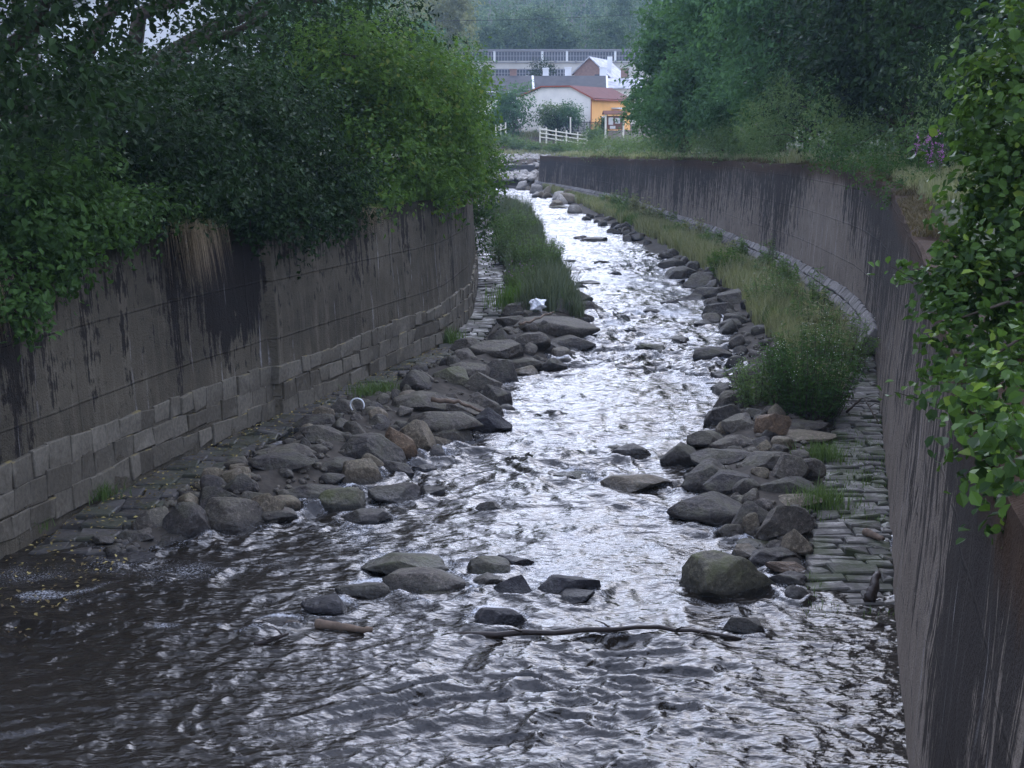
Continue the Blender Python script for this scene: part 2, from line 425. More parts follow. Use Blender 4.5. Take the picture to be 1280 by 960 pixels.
# ------------------------------------------------------------------ plan of the channel, by distance Y
def curve(pts, k=5):
    p = np.array(sorted(pts)); ys = np.arange(0, 200, 0.25)
    x = np.interp(ys, p[:, 0], p[:, 1])
    w = int(k * 4) | 1
    x2 = np.convolve(np.pad(x, w // 2, mode='edge'), np.ones(w) / w, mode='valid')
    return lambda Y: np.interp(Y, ys, x2)
def pxcurve(px, z=0.0, extra=(), k=2.0):
    q = [P(a, b, z) for a, b in px]
    return curve([(v[1], v[0]) for v in q] + list(extra), k)

RW = curve([(0, 0.7), (12.6, 3.79), (26.5, 7.17), (38.4, 10.0), (45, 10.95), (57, 11.55), (67, 11.2), (76, 11.1), (85, 10.5), (114, 8.9), (139, 4.9), (150, 2.2), (160, -1.5)], 5)
RTOP = curve([(0, 3.95), (7, 3.98), (28, 4.36), (39, 4.52), (47, 4.66), (57, 4.68), (67, 4.55), (85, 4.3), (114, 3.85), (139, 3.6), (160, 3.5)], 6)
LW = curve([(0, -11.0), (19, -7.17), (24.8, -6.0), (29.6, -4.6), (35.2, -2.97), (38.7, -1.9), (45, -1.3), (53.5, -1.32), (69, -1.75), (90, -2.3), (120, -2.8), (150, -5.5), (160, -14)], 2.5)
LTOP = curve([(0, 4.2), (160, 3.9)])
LSTEP = 28.9
def lw_face(Y):
    return LW(Y) - 0.16 * sstep(LSTEP + 0.03, LSTEP - 0.03, Y)
# outer edge of the stone path along the left wall, and both waterlines
LPATH = pxcurve([(100, 705), (190, 640), (262, 590), (330, 555), (420, 505), (520, 462), (600, 428), (632, 385), (628, 320)], 0.18, [(0, -6), (15, -6.4), (90, -1.3), (160, -4.6)])
LWAT = pxcurve([(110, 720), (150, 692), (350, 645), (430, 625), (500, 590), (565, 562), (622, 545), (632, 490), (655, 470), (705, 458), (735, 425), (735, 395), (705, 335), (685, 300), (668, 272), (655, 255), (640, 246)], 0.0, [(0, -5.9), (160, -3.5)])
RPATH = pxcurve([(960, 900), (1003, 735), (1045, 518)], 0.12, [(0, 0.2), (45, 9.7), (57, 10.3), (85, 9.4), (114, 7.8), (139, 4.2), (160, -2)])
RWAT = pxcurve([(960, 900), (1000, 742), (975, 715), (930, 690), (870, 655), (855, 640), (838, 580), (872, 545), (900, 505), (905, 452), (893, 390), (846, 340), (790, 302), (725, 268), (690, 248)], 0.0, [(0, 0.1), (145, 2.9), (160, -2.2)])
LPZ, RPZ = 0.18, 0.12
def path_z_l(Y): return LPZ - 0.30 * sstep(21.5, 17.5, Y)      # the near end of either path dips under the water
def path_z_r(Y): return RPZ - 0.24 * sstep(18.8, 16.0, Y)
def bank_z(x, Y):
    x = np.asarray(x, float); Y = np.asarray(Y, float)
    pl, wl = LPATH(Y), np.maximum(LWAT(Y), LPATH(Y) + 0.3)
    pr, wr = RPATH(Y), np.minimum(RWAT(Y), RPATH(Y) - 0.3)
    tl = np.clip((x - pl) / (wl - pl), 0, 3); tr = np.clip((pr - x) / (pr - wr), 0, 3)
    hl = sstep(19, 24, Y) * 0.25; hr = sstep(18, 24, Y) * 0.22
    f = lambda t, h, z0: np.where(t < 0.5, z0 + h * t * 2, np.where(t < 1, z0 + h - (t - 0.5) * 2 * (z0 + h + 0.06), -0.06 - (t - 1) * 0.7))
    L = f(tl, hl, path_z_l(Y) - 0.02); R = f(tr, hr, path_z_r(Y) - 0.02)
    return np.maximum(np.maximum(L, R), -0.75)

# ------------------------------------------------------------------ ground, river bed, banks, terraces, far ground, hill
v = [(-1400, -25, -1.2), (1400, -25, -1.2), (1400, 1500, -1.2), (-1400, 1500, -1.2)]
tag(obj('ground', v, [[0, 1, 2, 3]], M['meadow']), kind='structure')

Ys = np.concatenate([np.arange(1, 60, 0.4), np.arange(60, 163, 1.2)])
def strip(name, fx, mat, smooth=True, noise=0.0, yend=999):
    cols = [fx(Y) for Y in Ys if Y < yend]
    v = np.array(cols); n, k = v.shape[:2]
    v = v.reshape(-1, 3)
    if noise: v[:, 2] += noise * fbm(v[:, 0] * 1.3, v[:, 1] * 1.3, seed=3)
    i = np.arange(n - 1)[:, None] * k + np.arange(k - 1)[None]
    f = np.stack([i, i + 1, i + k + 1, i + k], -1).reshape(-1, 4)
    return obj(name, v, f, mat, smooth=smooth)
def lb(Y):
    p, w = LPATH(Y), max(LWAT(Y), LPATH(Y) + 0.3)
    xs = [LW(Y) - 0.4] + list(np.linspace(p - 0.05, w, 7)) + [w + 0.5, w + 1.1, (w + 2.2)]
    return [(x, Y, float(bank_z(x, Y)) - (0.1 if x < p + .1 else 0)) for x in xs]
def rb(Y):
    p, w = RPATH(Y), min(RWAT(Y), RPATH(Y) - 0.3)
    xs = [w - 2.2, w - 1.1, w - 0.5] + list(np.linspace(w, p + 0.05, 7)) + [RW(Y) + 0.4]
    return [(x, Y, float(bank_z(x, Y)) - (0.1 if x > p - .1 else 0)) for x in xs]
tag(strip('left_bank', lb, M['gravel'], noise=0.05), kind='structure')
tag(strip('right_bank', rb, M['gravel'], noise=0.05), kind='structure')
def lterr(Y):
    x0 = LW(Y) - 0.45; z = LTOP(Y) - 0.06
    return [(x0, Y, z - 0.4), (x0 - 0.02, Y, z), (x0 - 1, Y, z + .05), (x0 - 3, Y, z + 0.5), (x0 - 8, Y, z + 1.2), (x0 - 20, Y, z + 2.0), (x0 - 60, Y, z + 3), (x0 - 900, Y, z + 6)]
def rterr(Y):
    x0 = RW(Y) + 0.95; z = RTOP(Y) - 0.05
    return [(x0, Y, z - 0.4), (x0 + .02, Y, z), (x0 + 1, Y, z + .1), (x0 + 3, Y, z + 0.6), (x0 + 8, Y, z + 1.2), (x0 + 20, Y, z + 2.5), (x0 + 60, Y, z + 5), (x0 + 900, Y, z + 12)]
tag(strip('left_terrace', lterr, M['meadow'], noise=0.12), kind='structure')
tag(strip('right_terrace', rterr, M['meadow'], noise=0.12, yend=150), kind='structure')

# valley floor beyond the bend and the wooded hill that closes the view
def far_z(x, y):
    z = np.interp(y, [155, 162, 164, 176, 180, 190, 215, 262, 300, 360, 460, 620, 900, 1300], [0.9, 1.6, 2.9, 3.6, 4.4, 5.9, 6.8, 9.5, 14, 22, 40, 68, 92, 100])
    z = z + np.where(y > 200, 1, 0) * 3.0 * fbm(x / 90, y / 90, seed=9, o=3) * sstep(230, 400, y)
    z = z + sstep(6, 16, x) * sstep(200, 163, y) * 1.6
    z = z + sstep(-8, -16, x) * sstep(185, 163, y) * 2.0
    return z
ys = np.concatenate([np.arange(148, 200, 0.8), np.arange(200, 330, 5), np.arange(330, 1400, 25)])
xs = np.concatenate([np.arange(-900, -60, 35), np.arange(-60, -20, 4), np.arange(-20, 25, 0.8), np.arange(25, 80, 4), np.arange(80, 901, 35)])
X, Y = np.meshgrid(xs, ys)
Z = far_z(X, Y) + 0.12 * fbm(X * 0.9, Y * 0.9, seed=4)
rt = RTOP(Y) - 0.1 + np.clip(X - 8, 0, 60) * 0.1
Z = np.where(Y < 163, np.where(X > 3.6, rt + (np.maximum(Z, rt) - rt) * sstep(150, 163, Y), np.where(Y < 157, -0.8, Z)), Z)
i = np.arange(len(ys) - 1)[:, None] * len(xs) + np.arange(len(xs) - 1)[None]
F = np.stack([i, i + 1, i + len(xs) + 1, i + len(xs)], -1).reshape(-1, 4)
tag(obj('valley_ground', np.stack([X, Y, Z], -1).reshape(-1, 3), F, M['earth'], smooth=True), kind='structure')

# ------------------------------------------------------------------ retaining walls
def stain_l(Y, z):
    s = np.exp(-((Y - 27.5) / 1.5) ** 2) * 1.3 * sstep(1.2, 2.7, z) + np.exp(-((Y - 25.3) / 0.25) ** 2) * 0.7
    s += np.exp(-((Y - 20.1) / 0.5) ** 2) * 0.75 + np.exp(-((Y - 41) / 0.9) ** 2) * 0.4 + np.exp(-((Y - 33) / 0.5) ** 2) * 0.35 + np.exp(-((Y - 45) / 1.5) ** 2) * 0.3
    return s * np.where(Y < LSTEP, 1, np.where(Y < LSTEP + 2, 0.15, 1))
def stain_r(Y, z):
    return 0.95 * np.exp(-((Y - 9.4) / 1.1) ** 2) + 0.55 * np.exp(-((Y - 36) / 7) ** 2) + 0.35 * np.exp(-((Y - 62) / 3) ** 2) + 0.3 * sstep(70, 110, Y) - 0.5 * np.exp(-((Y - 52) / 5) ** 2)
def wall(side, face, top, batter, width, mat, name, label):
    Yw = np.concatenate([np.arange(1, 60, 0.3), np.arange(60, 163 if side < 0 else 148.5, 1.0)])
    if side < 0: Yw = np.sort(np.concatenate([Yw, [LSTEP - 0.04, LSTEP + 0.04]]))
    nv = 14
    vs, uv, be, st = [], [], [], []
    x0 = face(Yw); tz = top(Yw) + 0.05 * fbm(Yw * 0.7, Yw * 0, seed=5)
    for k in range(nv + 1):
        z = -1.0 + (tz + 1.0) * k / nv
        x = x0 + side * batter * (z + 0)
        x = x + 0.02 * fbm(Yw * 1.4, z * 1.4, seed=8)
        vs.append(np.stack([x, Yw, z], 1)); uv.append(np.stack([Yw, z], 1)); be.append(tz - z)
        st.append((stain_l if side < 0 else stain_r)(Yw, z))
    for w, dz in ((width * 0.1, 0.03), (width, 0.02), (width, -1.5)):
        x = x0 + side * (batter * tz + w)
        vs.append(np.stack([x, Yw, tz + dz + 0.02 * fbm(Yw * 2, Yw * 0 + w * 3, seed=6)], 1)); uv.append(np.stack([Yw, tz + w], 1)); be.append(tz * 0 - 0.05); st.append(tz * 0 + 0.3)
    n = len(Yw); R = len(vs)
    i = np.arange(R - 1)[:, None] * n + np.arange(n - 1)[None]
    f = np.stack([i, i + 1, i + n + 1, i + n], -1).reshape(-1, 4)
    if side < 0: f = f[:, ::-1]
    root = empty(name, label, 'wall', (float(x0[0]), float(Yw[0]), 0)); root['kind'] = 'thing'
    V = np.concatenate(vs)
    obj('concrete_face', local(root, V), f, mat, root, smooth=False, attrs={'below': np.concatenate(be), 'stain': np.concatenate(st)}, uv=np.concatenate(uv))
    return root
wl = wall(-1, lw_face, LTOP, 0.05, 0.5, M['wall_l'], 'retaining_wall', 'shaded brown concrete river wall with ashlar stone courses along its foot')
wr = wall(1, RW, RTOP, 0.055, 0.6, M['wall_r'], 'retaining_wall', 'curving grey concrete river wall with vertical black streaks and rusty moss on top')

# blocks laid on a frame: chamfered, each a little off
def blocks(items, jit=0.012, ch=0.02):
    """items: (centre, u, v, n, lu, lv, depth) -> verts, quads, tone"""
    V, F, T = [], [], []; k = 0
    r = np.random.default_rng(11)
    for c, u, v, n, lu, lv, dp in items:
        c, u, v, n = (np.asarray(q, float) for q in (c, u, v, n))
        sg = np.array([(-1, -1), (1, -1), (1, 1), (-1, 1)], float)
        j = r.normal(0, jit, (4, 2)); tilt = r.normal(0, jit * 0.8, 4)
        o = sg * [lu / 2, lv / 2] + j; q = o - sg * ch
        ring = lambda uvp, d: c + uvp[:, :1] * u + uvp[:, 1:] * v + np.asarray(d)[:, None] * n
        V += [ring(o, np.full(4, -dp)), ring(o, tilt - ch), ring(q, tilt)]
        a = k
        for b in (0, 4):
            F += [(a + b + i, a + b + (i + 1) % 4, a + b + 4 + (i + 1) % 4, a + b + 4 + i) for i in range(4)]
        F.append((a + 8, a + 9, a + 10, a + 11)); k += 12
        T.append(np.full(12, np.clip(r.normal(0.45, 0.28), 0, 1)))
    return np.concatenate(V), np.array(F), np.concatenate(T)
r = np.random.default_rng(21)
items = []
for row in range(3):
    y = 12.0 + 0.3 * row
    while y < 70:
        L = r.uniform(0.35, 0.75); ym = y + L / 2
        a, b = LW(y) - (.16 if y + L / 2 < LSTEP else 0), LW(y + L) - (.16 if y + L / 2 < LSTEP else 0); u = np.array([b - a, L, 0]); ln = np.linalg.norm(u); u /= ln
        n = np.array([u[1], -u[0], 0])
        hgt = 0.36 + 0.05 * math.sin(ym * 0.9 + row)
        z = 0.16 + 0.37 * row + 0.18 + 0.05 * math.sin(ym * 0.37)
        items.append((np.array([(a + b) / 2, ym, z]) + n * (0.018 - 0.014 * row + r.normal(0, .008)), u, (0, 0, 1), n, ln - 0.010, hgt + r.normal(-.005, .012), 0.35))
        y += L
V, F, T = blocks(items, 0.02, 0.013)
T = np.clip(T + np.where(V[:, 2] > 1.0, .3, 0), 0, 1)
obj('stone_plinth', local(wl, V), F, M['ashlar'], wl, attrs={'tone': T})

# sloping stone revetment at the foot of the right wall
items = []
for row in range(3):
    y = 36.5 + 0.4 * row
    while y < 148:
        L = r.uniform(0.4, 0.9) * (1 if y < 80 else 1.6); ym = y + L / 2
        a, b = RW(y), RW(y + L); u = np.array([b - a, L, 0]); ln = np.linalg.norm(u); u /= ln
        n = np.array([-u[1], u[0], 0.0]); sl = np.array([n[0] * 0.62, n[1] * 0.62, -0.78]); nn = np.array([n[0] * 0.78, n[1] * 0.78, 0.62])
        fade = 1.0
        top = np.array([(a + b) / 2, ym, 0.98 * fade]) + n * 0.02
        items.append((top + sl * (0.18 + 0.34 * row), u, sl, nn, ln - 0.02, 0.32, 0.4))
        y += L
V, F, T = blocks(items, 0.018, 0.03)
obj('stone_revetment', local(wr, V), F, M['revet'], wr, attrs={'tone': T})

# paved paths: rows of setts across the path
def paving(name, inner, outer, zf, y0, y1, cell, mat, label, side):
    items = []; y = y0; k = 0
    while y < y1:
        L = cell * r.uniform(0.7, 1.25) * (1 if y < 40 else 1.8)
        a, b = inner(y + L / 2), outer(y + L / 2); lo, hi = min(a, b), max(a, b)
        x = lo
        while x < hi - 0.05:
            wd = min(r.uniform(0.25, 0.7), hi - x)
            if hi - x - wd < 0.12: wd = hi - x
            items.append((np.array([x + wd / 2, y + L / 2, zf(y) + r.normal(0, 0.012)]), (1, 0, 0), (0, 1, 0), (0, 0, 1), wd - 0.018, L - 0.02, 0.3))
            x += wd
        y += L
    V, F, T = blocks(items, 0.022, 0.02)
    root = empty(name, label, 'stone path', (float(outer(y0)), y0, 0)); root['kind'] = 'structure'
    for kk in ('label', 'category'): del root[kk]
    obj('paving', local(root, V), F, mat, root, attrs={'tone': T})
    n = 60; yy = np.linspace(y0, y1, n)
    v = np.concatenate([np.stack([inner(yy), yy, zf(yy) - 0.06], 1), np.stack([outer(yy), yy, zf(yy) - 0.06], 1)])
    f = [(i, i + 1, n + i + 1, n + i) for i in range(n - 1)]
    obj('joints', local(root, v), f, M['joint'], root)
paving('left_path', lambda y: LW(y) + 0.0, LPATH, path_z_l, 14.5, 85, 0.5, M['flag'], 'x', -1)
paving('right_path', lambda y: RW(y), RPATH, path_z_r, 8, 40, 0.26, M['sett'], 'x', 1)

# ------------------------------------------------------------------ water surface
rocks_px = []          # filled by the rock table, used for the foam round the rocks

# ------------------------------------------------------------------ boulders (picture x, y of the foot, width, height, kind, label)
ROCKS = [
 # in the stream
 (506,724,100,34,'m',"olive topped flat boulder at the back of the mid-stream clump"),
 (522,744,96,40,'g',"big smooth grey boulder in the middle of the mid-stream clump"),
 (461,750,68,28,'g',"low rounded grey boulder at the left end of the mid-stream clump"),
 (547,752,84,22,'m',"low mossy slab at the right foot of the mid-stream clump"),
 (433,640,58,34,'m',"brown mossy boulder in the water behind a darker round stone, off the left bank"),
 (456,657,62,24,'d',"dark smooth stone leaning on a mossy boulder off the left bank"),
 (499,628,62,30,'d',"dark square boulder standing in the water off the left bank beside a smaller one"),
 (541,625,36,20,'d',"small dark stone just right of a square dark boulder in the stream"),
 (612,643,34,19,'d',"single small dark stone alone in the bright mid-stream water"),
 (410,772,56,27,'b',"wet black stone left of the mid-stream clump"),
 (342,756,44,10,'b',"flat black stone barely above the water, far left of the mid-stream clump"),
 (345,788,52,16,'b',"low black stone with a round tan cobble beside it"),
 (364,788,20,14,'o',"round tan cobble beside a low black stone at the left of the stream"),
 (581,706,24,9,'b',"flat wet black stone behind the dark mid-stream cluster"),
 (607,724,62,30,'m',"dark mossy boulder at the back of the wet cluster in mid-stream"),
 (640,714,46,20,'b',"wet black ridge of rock at the far right of the dark cluster"),
 (610,738,44,24,'g',"wet lavender grey slab in the dark mid-stream cluster"),
 (645,749,50,28,'b',"glossy black boulder in front of the dark mid-stream cluster"),
 (590,748,20,14,'b',"small black stone between the grey clump and the dark cluster"),
 (711,748,76,32,'b',"wet dark dome shaped boulder right of the dark cluster"),
 (722,760,58,24,'b',"angular black stone in front of the wet dome shaped boulder"),
 (620,788,70,32,'b',"wet half drowned slab with water running over it, behind the long branch"),
 (760,800,40,14,'b',"dark stone under the long branch lying in the stream"),
 (791,573,50,19,'d',"dark pointed stone in mid-stream right of centre, beside a flat wet one"),
 (766,564,32,8,'m',"flat wet mossy stone just left of a dark pointed stone in mid-stream"),
 (711,600,46,11,'m',"arched mossy stone with water sliding over it in mid-stream"),
 (797,618,90,30,'t',"wide flat tan boulder in the bright water near the right bank"),
 (828,612,26,14,'b',"black end stone at the right tip of the flat tan boulder"),
 (814,441,36,12,'m',"mossy low stone alone in the pale middle reach of the river"),
 (849,429,30,9,'g',"flat grey stone near the right bank in the middle reach"),
 (816,393,22,8,'d',"small dark stone in the bright water of the middle reach"),
 (851,407,16,6,'t',"tiny pale tan stone in the water by the right bank"),
 (841,381,24,7,'d',"dark low stone close to the right waterline in the middle reach"),
 (736,358,28,9,'d',"dark stone off the left bank beside the clumps of reeds"),
 (722,363,20,9,'b',"black stone touching the bank next to the reeds"),
 (659,558,10,8,'b',"tiny black tip of rock sticking out of the rapids"),
 (865,503,14,5,'b',"tiny dark stone in the glassy water by the right bank"),
 (889,482,14,5,'d',"small flat stone near the right waterline above the glassy water"),
 (460,695,20,10,'b',"little black stone behind the grey clump, the left of two"),
 (493,697,14,10,'b',"little black stone behind the grey clump, the right of two"),
 (395,666,20,9,'b',"small black stone by the water's edge near the leftmost heap of boulders"),
 (740,302,34,6,'t',"flat pale stone with a dark rim far up the stream"),
 (700,262,28,6,'m',"mossy islet stone far up the stream near the bend"),
 (752,332,22,7,'d',"small dark stone in the far middle of the river, above the reed patch corner"),
 (771,346,16,6,'b',"tiny black stone right of centre in the upper reach"),
 (726,300,18,6,'d',"low dark stone off the right bank in the upper reach"),
 (712,330,20,6,'b',"wet black stone just off the reeds in the upper reach"),
 (790,418,20,7,'b',"small black wet stone upstream of the mossy low stone"),
 (748,455,26,8,'b',"flat black stone awash in the middle of the narrow reach"),
 (780,470,16,6,'d',"tiny dark stone in the glassy water of the narrow reach"),
 (690,520,26,9,'b',"half drowned black stone off the upright stone of the left bank"),
 (912,752,122,60,'m',"largest dark olive boulder at the right water's edge, broad and sloping"),
 (930,796,52,30,'d',"bluish dark pointed stone in the water in front of the right bank"),
 # left bank, near heap
 (222,658,68,52,'d',"round topped dark boulder at the left end of the near left heap"),
 (285,668,94,50,'g',"bulky brownish grey boulder in front of the near left heap"),
 (334,658,58,26,'g',"low wedge shaped stone at the right foot of the near left heap"),
 (326,633,46,36,'t',"square tan block standing upright in the near left heap"),
 (268,632,56,34,'d',"dark grey slab behind the bulky brownish boulder"),
 (262,604,30,18,'t',"small tan stone at the back of the near left heap by the path"),
 (206,683,62,20,'g',"long low grey stone at the water's edge in front of the round dark boulder"),
 (170,678,42,17,'d',"squat dark stone second along the near left water's edge"),
 (124,680,36,13,'g',"flat grey kerb-like stone at the end of the left path"),
 (152,704,54,14,'b',"wet stone awash in the shallows below the left path"),
 (240,682,36,12,'b',"black wet stone under the bulky brownish boulder"),
 (349,590,76,24,'d',"long dark flat slab behind the tan block on the left bank"),
 (376,608,70,26,'d',"dark blue grey slab with a straight front edge on the left bank"),
 (398,554,62,26,'g',"grey slab high on the left bank close to the white hoop"),
 (457,574,84,40,'d',"big dark block with a flat top in the middle of the left bank"),
 (424,586,66,24,'d',"dark sloping slab left of the big flat topped block"),
 (398,614,64,20,'d',"dark slab low on the left bank above the pair of mossy stones"),
 (447,608,54,32,'t',"tan and yellow boulder near the left water's edge"),
 (358,574,72,22,'g',"grey slab beside the path above the long dark slab"),
 (395,541,54,22,'d',"dark stone on the path side of the left bank, beside the white hoop"),
 (300,616,40,26,'d',"dark stone wedged between tan block and grey slab"),
 (388,632,50,18,'d',"dark slanted slab at the waterline near the tan and yellow boulder"),
 (500,572,42,40,'o',"rust coloured block beside the big flat topped block"),
 (515,562,56,42,'t',"tan boulder leaning on the rust coloured block"),
 (543,559,42,16,'t',"flat tan stone at the water's edge right of the leaning tan boulder"),
 (556,556,60,28,'g',"grey angular stone at the waterline left of the driftwood pole"),
 (545,546,96,38,'g',"long grey slab lying under the driftwood pole"),
 (610,546,54,36,'b',"black overhanging block at the water's edge, tip of the driftwood pole"),
 (497,598,40,26,'d',"dark stone at the left water's edge beside the rust coloured block"),
 (525,592,30,12,'b',"flat black wet stone at the waterline by the rapids"),
 (600,524,62,34,'g',"grey boulder near the left waterline just above the driftwood pole"),
 (622,512,36,34,'d',"dark upright stone at the left waterline above the driftwood pole"),
 (570,522,70,28,'g',"broad grey slab uphill of the driftwood pole"),
 (520,515,70,26,'g',"grey slab by the grassy edge of the left path"),
 (600,490,54,26,'g',"rounded grey stone in the middle of the left bank, uphill of the upright stone"),
 (624,478,46,30,'d',"dark rounded boulder at the left waterline where the river narrows"),
 (657,471,34,14,'t',"tan pillow shaped stone at the left waterline beside a dark dome"),
 (690,466,42,20,'d',"dark smooth dome standing in the water beside a tan pillow shaped stone"),
 (590,470,52,22,'g',"grey stone behind the dark rounded boulder on the left bank"),
 (566,478,44,20,'m',"mossy green stone halfway up the left bank"),
 (657,455,42,18,'g',"grey stone above the tan pillow shaped stone"),
 (588,444,46,22,'g',"grey stone on the left bank at the end of the wet path"),
 (624,446,62,22,'g',"wide grey stone between the wet path and the water"),
 (662,434,48,22,'g',"grey stone with a stick across it on the left bank"),
 (698,421,100,30,'g',"large grey slab on the left bank just below the white plastic bag"),
 (712,435,60,18,'d',"dark stone under the large slab at the left waterline"),
 (688,440,34,14,'d',"small dark stone at the left waterline below the large slab"),
 (648,396,36,22,'g',"blocky grey stone left of the white plastic bag"),
 (640,408,36,16,'g',"low stone beside the wet path below the blocky stone"),
 (717,380,44,20,'g',"grey stone at the foot of the reeds near the water"),
 (728,391,44,16,'d',"dark flat stone jutting into the water below the reeds"),
 (693,390,52,22,'g',"grey slab at the foot of the bright green tuft"),
 # right bank
 (856,586,52,38,'d',"dark boulder at the right water's edge, first of the near right heap"),
 (886,561,48,26,'g',"grey stone behind the first boulder of the near right heap"),
 (922,564,62,24,'g',"flat grey stone at the back of the near right heap"),
 (908,583,74,24,'d',"long dark slab across the near right heap"),
 (962,590,68,26,'g',"long grey slab reaching towards the right path"),
 (984,600,46,34,'g',"rounded grey boulder beside the right path"),
 (1013,600,30,26,'g',"grey stone touching the edge of the right path"),
 (884,614,58,40,'d',"bluish rounded boulder at the right waterline"),
 (914,618,64,30,'d',"dark boulder behind the sprawling low rock of the right bank"),
 (902,656,104,44,'d',"sprawling low dark rock at the right waterline"),
 (950,662,56,38,'d',"dark slanting slab leaning towards the right path"),
 (980,674,66,44,'g',"big smooth grey boulder right of the slanting slab"),
 (939,667,22,26,'t',"small yellowish stone wedged left of the big smooth boulder"),
 (952,686,50,14,'m',"flat brown stone below the big smooth boulder"),
 (997,692,36,30,'t',"olive tan stone against the edge of the right path"),
 (935,704,42,24,'t',"tan stone behind the largest dark olive boulder"),
 (970,706,62,24,'d',"grey brown stone between olive tan stone and the largest boulder"),
 (988,714,46,14,'o',"orange brown flat stone beside the right path"),
 (985,736,52,22,'d',"dark flat stone right of the largest boulder, by the submerged path"),
 (990,622,82,26,'d',"long dark stone lying across towards the right path"),
 (997,636,54,18,'t',"tan stone half hidden in grass beside the right path"),
 (968,546,42,30,'o',"brownish upright stone below the tall weeds"),
 (1010,552,74,16,'t',"long pale slab at the head of the right path"),
 (1003,536,60,12,'g',"flat stone under the tall weeds at the head of the right path"),
 (894,453,46,20,'d',"dark flat boulder jutting from the right bank in the middle reach"),
 (930,540,36,24,'g',"grey stone below the dry grass at the right bank"),
 (903,532,42,30,'d',"dark rounded stone at the right waterline below the dry grass"),
 (914,512,36,26,'g',"grey stone at the right waterline beside the dry grass"),
 (905,492,26,16,'d',"dark stone at the right waterline above the grey one"),
 (893,377,52,22,'d',"long dark stone at the right waterline where the bank bends"),
 (868,379,40,12,'d',"flat dark stone pushed out into the water where the bank bends"),
 (858,352,46,22,'d',"dark stone at the right waterline above the bend of the bank"),
 (882,360,50,22,'g',"grey stone behind the waterline above the bend of the bank"),
 (922,379,52,20,'g',"grey stone uphill among the weeds of the right bank"),
 (902,396,38,22,'d',"dark stone at the right waterline below the bend of the bank"),
 (840,337,32,16,'d',"small dark boulder leading the upper row of right bank stones"),
 (880,410,24,12,'d',"little dark stone at the right waterline near the mossy low one"),
]
def icosphere(sub):
    bm = bmesh.new(); bmesh.ops.create_icosphere(bm, subdivisions=sub, radius=1)
    v = np.array([q.co for q in bm.verts]); f = np.array([[q.index for q in p.verts] for p in bm.faces]); bm.free()
    return v, f
ICO4, ICO3 = icosphere(5), icosphere(3)
def boulder(seed, ico, w, d, h, ncut=11, rough=0.05):
    r = np.random.default_rng(seed)
    v = ico[0].copy()
    v *= np.array([1, 1, 1.0])
    for k in range(ncut):
        n = r.normal(size=3); n[2] = abs(n[2]) * 0.8 if k % 3 else n[2]; n /= np.linalg.norm(n)
        off = r.uniform(0.46, 0.82)
        s = v @ n - off
        c = np.where(s > 0, s * 0.93, 0)
        v = v - c[:, None] * n
    v = v * np.array([1, 1, 1.0]) / np.abs(v).max(0)
    q = v * 1.7 + seed
    v = v * (1 + rough * fbm(q[:, 0], q[:, 1], q[:, 2], seed % 97, 4))[:, None]
    v /= np.array([np.ptp(v[:, 0]) / 2, np.ptp(v[:, 1]) / 2, np.ptp(v[:, 2]) / 2])
    return v * np.array([w / 2, d / 2, h / 2])
ROCKFIX = []
def put_rock(seed, x, y, w, d, h, rz, kind, label, group=None, near=True, sink=0.3, z=None, name='boulder', cat='boulder'):
    ico = ICO4 if near else ICO3
    hh = h / (1 - sink)
    v = boulder(seed, ico, w, d, hh, rough=0.06)
    zb = (float(bank_z(x, y)) if z is None else z) + hh / 2 - sink * hh
    o = obj(name, v, ico[1], M['rock_' + kind], smooth=True)
    o.location = (x, y, zb); o.rotation_euler = (0, 0, rz)
    tag(o, label, cat, group)
    ROCKFIX.append((x, y, max(w, d) / 2, zb + hh / 2))
    return o
rr = np.random.default_rng(5)
for i, (px, py, w, h, kd, lb_) in enumerate(ROCKS):
    z = 0.0
    for _ in range(4):
        p = P(px, py, z); z = max(float(bank_z(p[0], p[1])), -0.03)
    m_ = mpp(p[1], z); ang = math.atan2(EYE - z, p[1])
    Wd = w * m_ * 1.12
    Dp = Wd * rr.uniform(0.62, 0.85)
    Hh = max(h * m_ * 1.08 - Dp * math.sin(ang) * 0.6, 0.42 * h * m_) / math.cos(ang)
    put_rock(100 + i, p[0], p[1] + Dp * 0.42, Wd, Dp, Hh * (0.95 if lb_.find('bank') >= 0 or kd in 'dg' else 1.05), rr.uniform(-0.25, 0.25), kd, lb_, 'boulders of the stream and its banks', near=w > 24, z=z, sink=0.25)

# smaller stones that fill the banks between the boulders; only look-alikes share a label
def free(x, y, s):
    return all((x - a) ** 2 + (y - b) ** 2 > (0.55 * c + 0.35 * s) ** 2 for a, b, c, _ in ROCKFIX)
def fill(n, y0, y1, side, smin, smax, t0, t1, kinds, label, group, power=1.0):
    k = tries = 0
    while k < n and tries < n * 40:
        tries += 1
        y = y0 + (y1 - y0) * rr.random() ** power
        t = rr.uniform(t0, t1); s = rr.uniform(smin, smax)
        if side < 0: a, b = LPATH(y), max(LWAT(y), LPATH(y) + 0.3)
        else: a, b = RPATH(y), min(RWAT(y), RPATH(y) - 0.3)
        x = a + (b - a) * t
        if not free(x, y, s): continue
        kd = kinds[rr.integers(len(kinds))]
        put_rock(1000 + tries + int(y * 31), x, y, s, s * rr.uniform(0.65, 1), s * rr.uniform(0.35, 0.6), rr.uniform(0, 3), kd, label, group, near=False, sink=0.3, name='rock', cat='rock')
        k += 1
fill(60, 20, 30, -1, 0.30, 0.62, 0.12, 1.02, 'ddgt', 'small grey or tan rock wedged among the large boulders of the near left bank', 'filler rocks of the near left bank')
fill(55, 30, 56, -1, 0.35, 0.75, 0.15, 1.02, 'ddgg', 'small grey rock wedged between slabs of the middle left bank', 'filler rocks of the middle left bank')
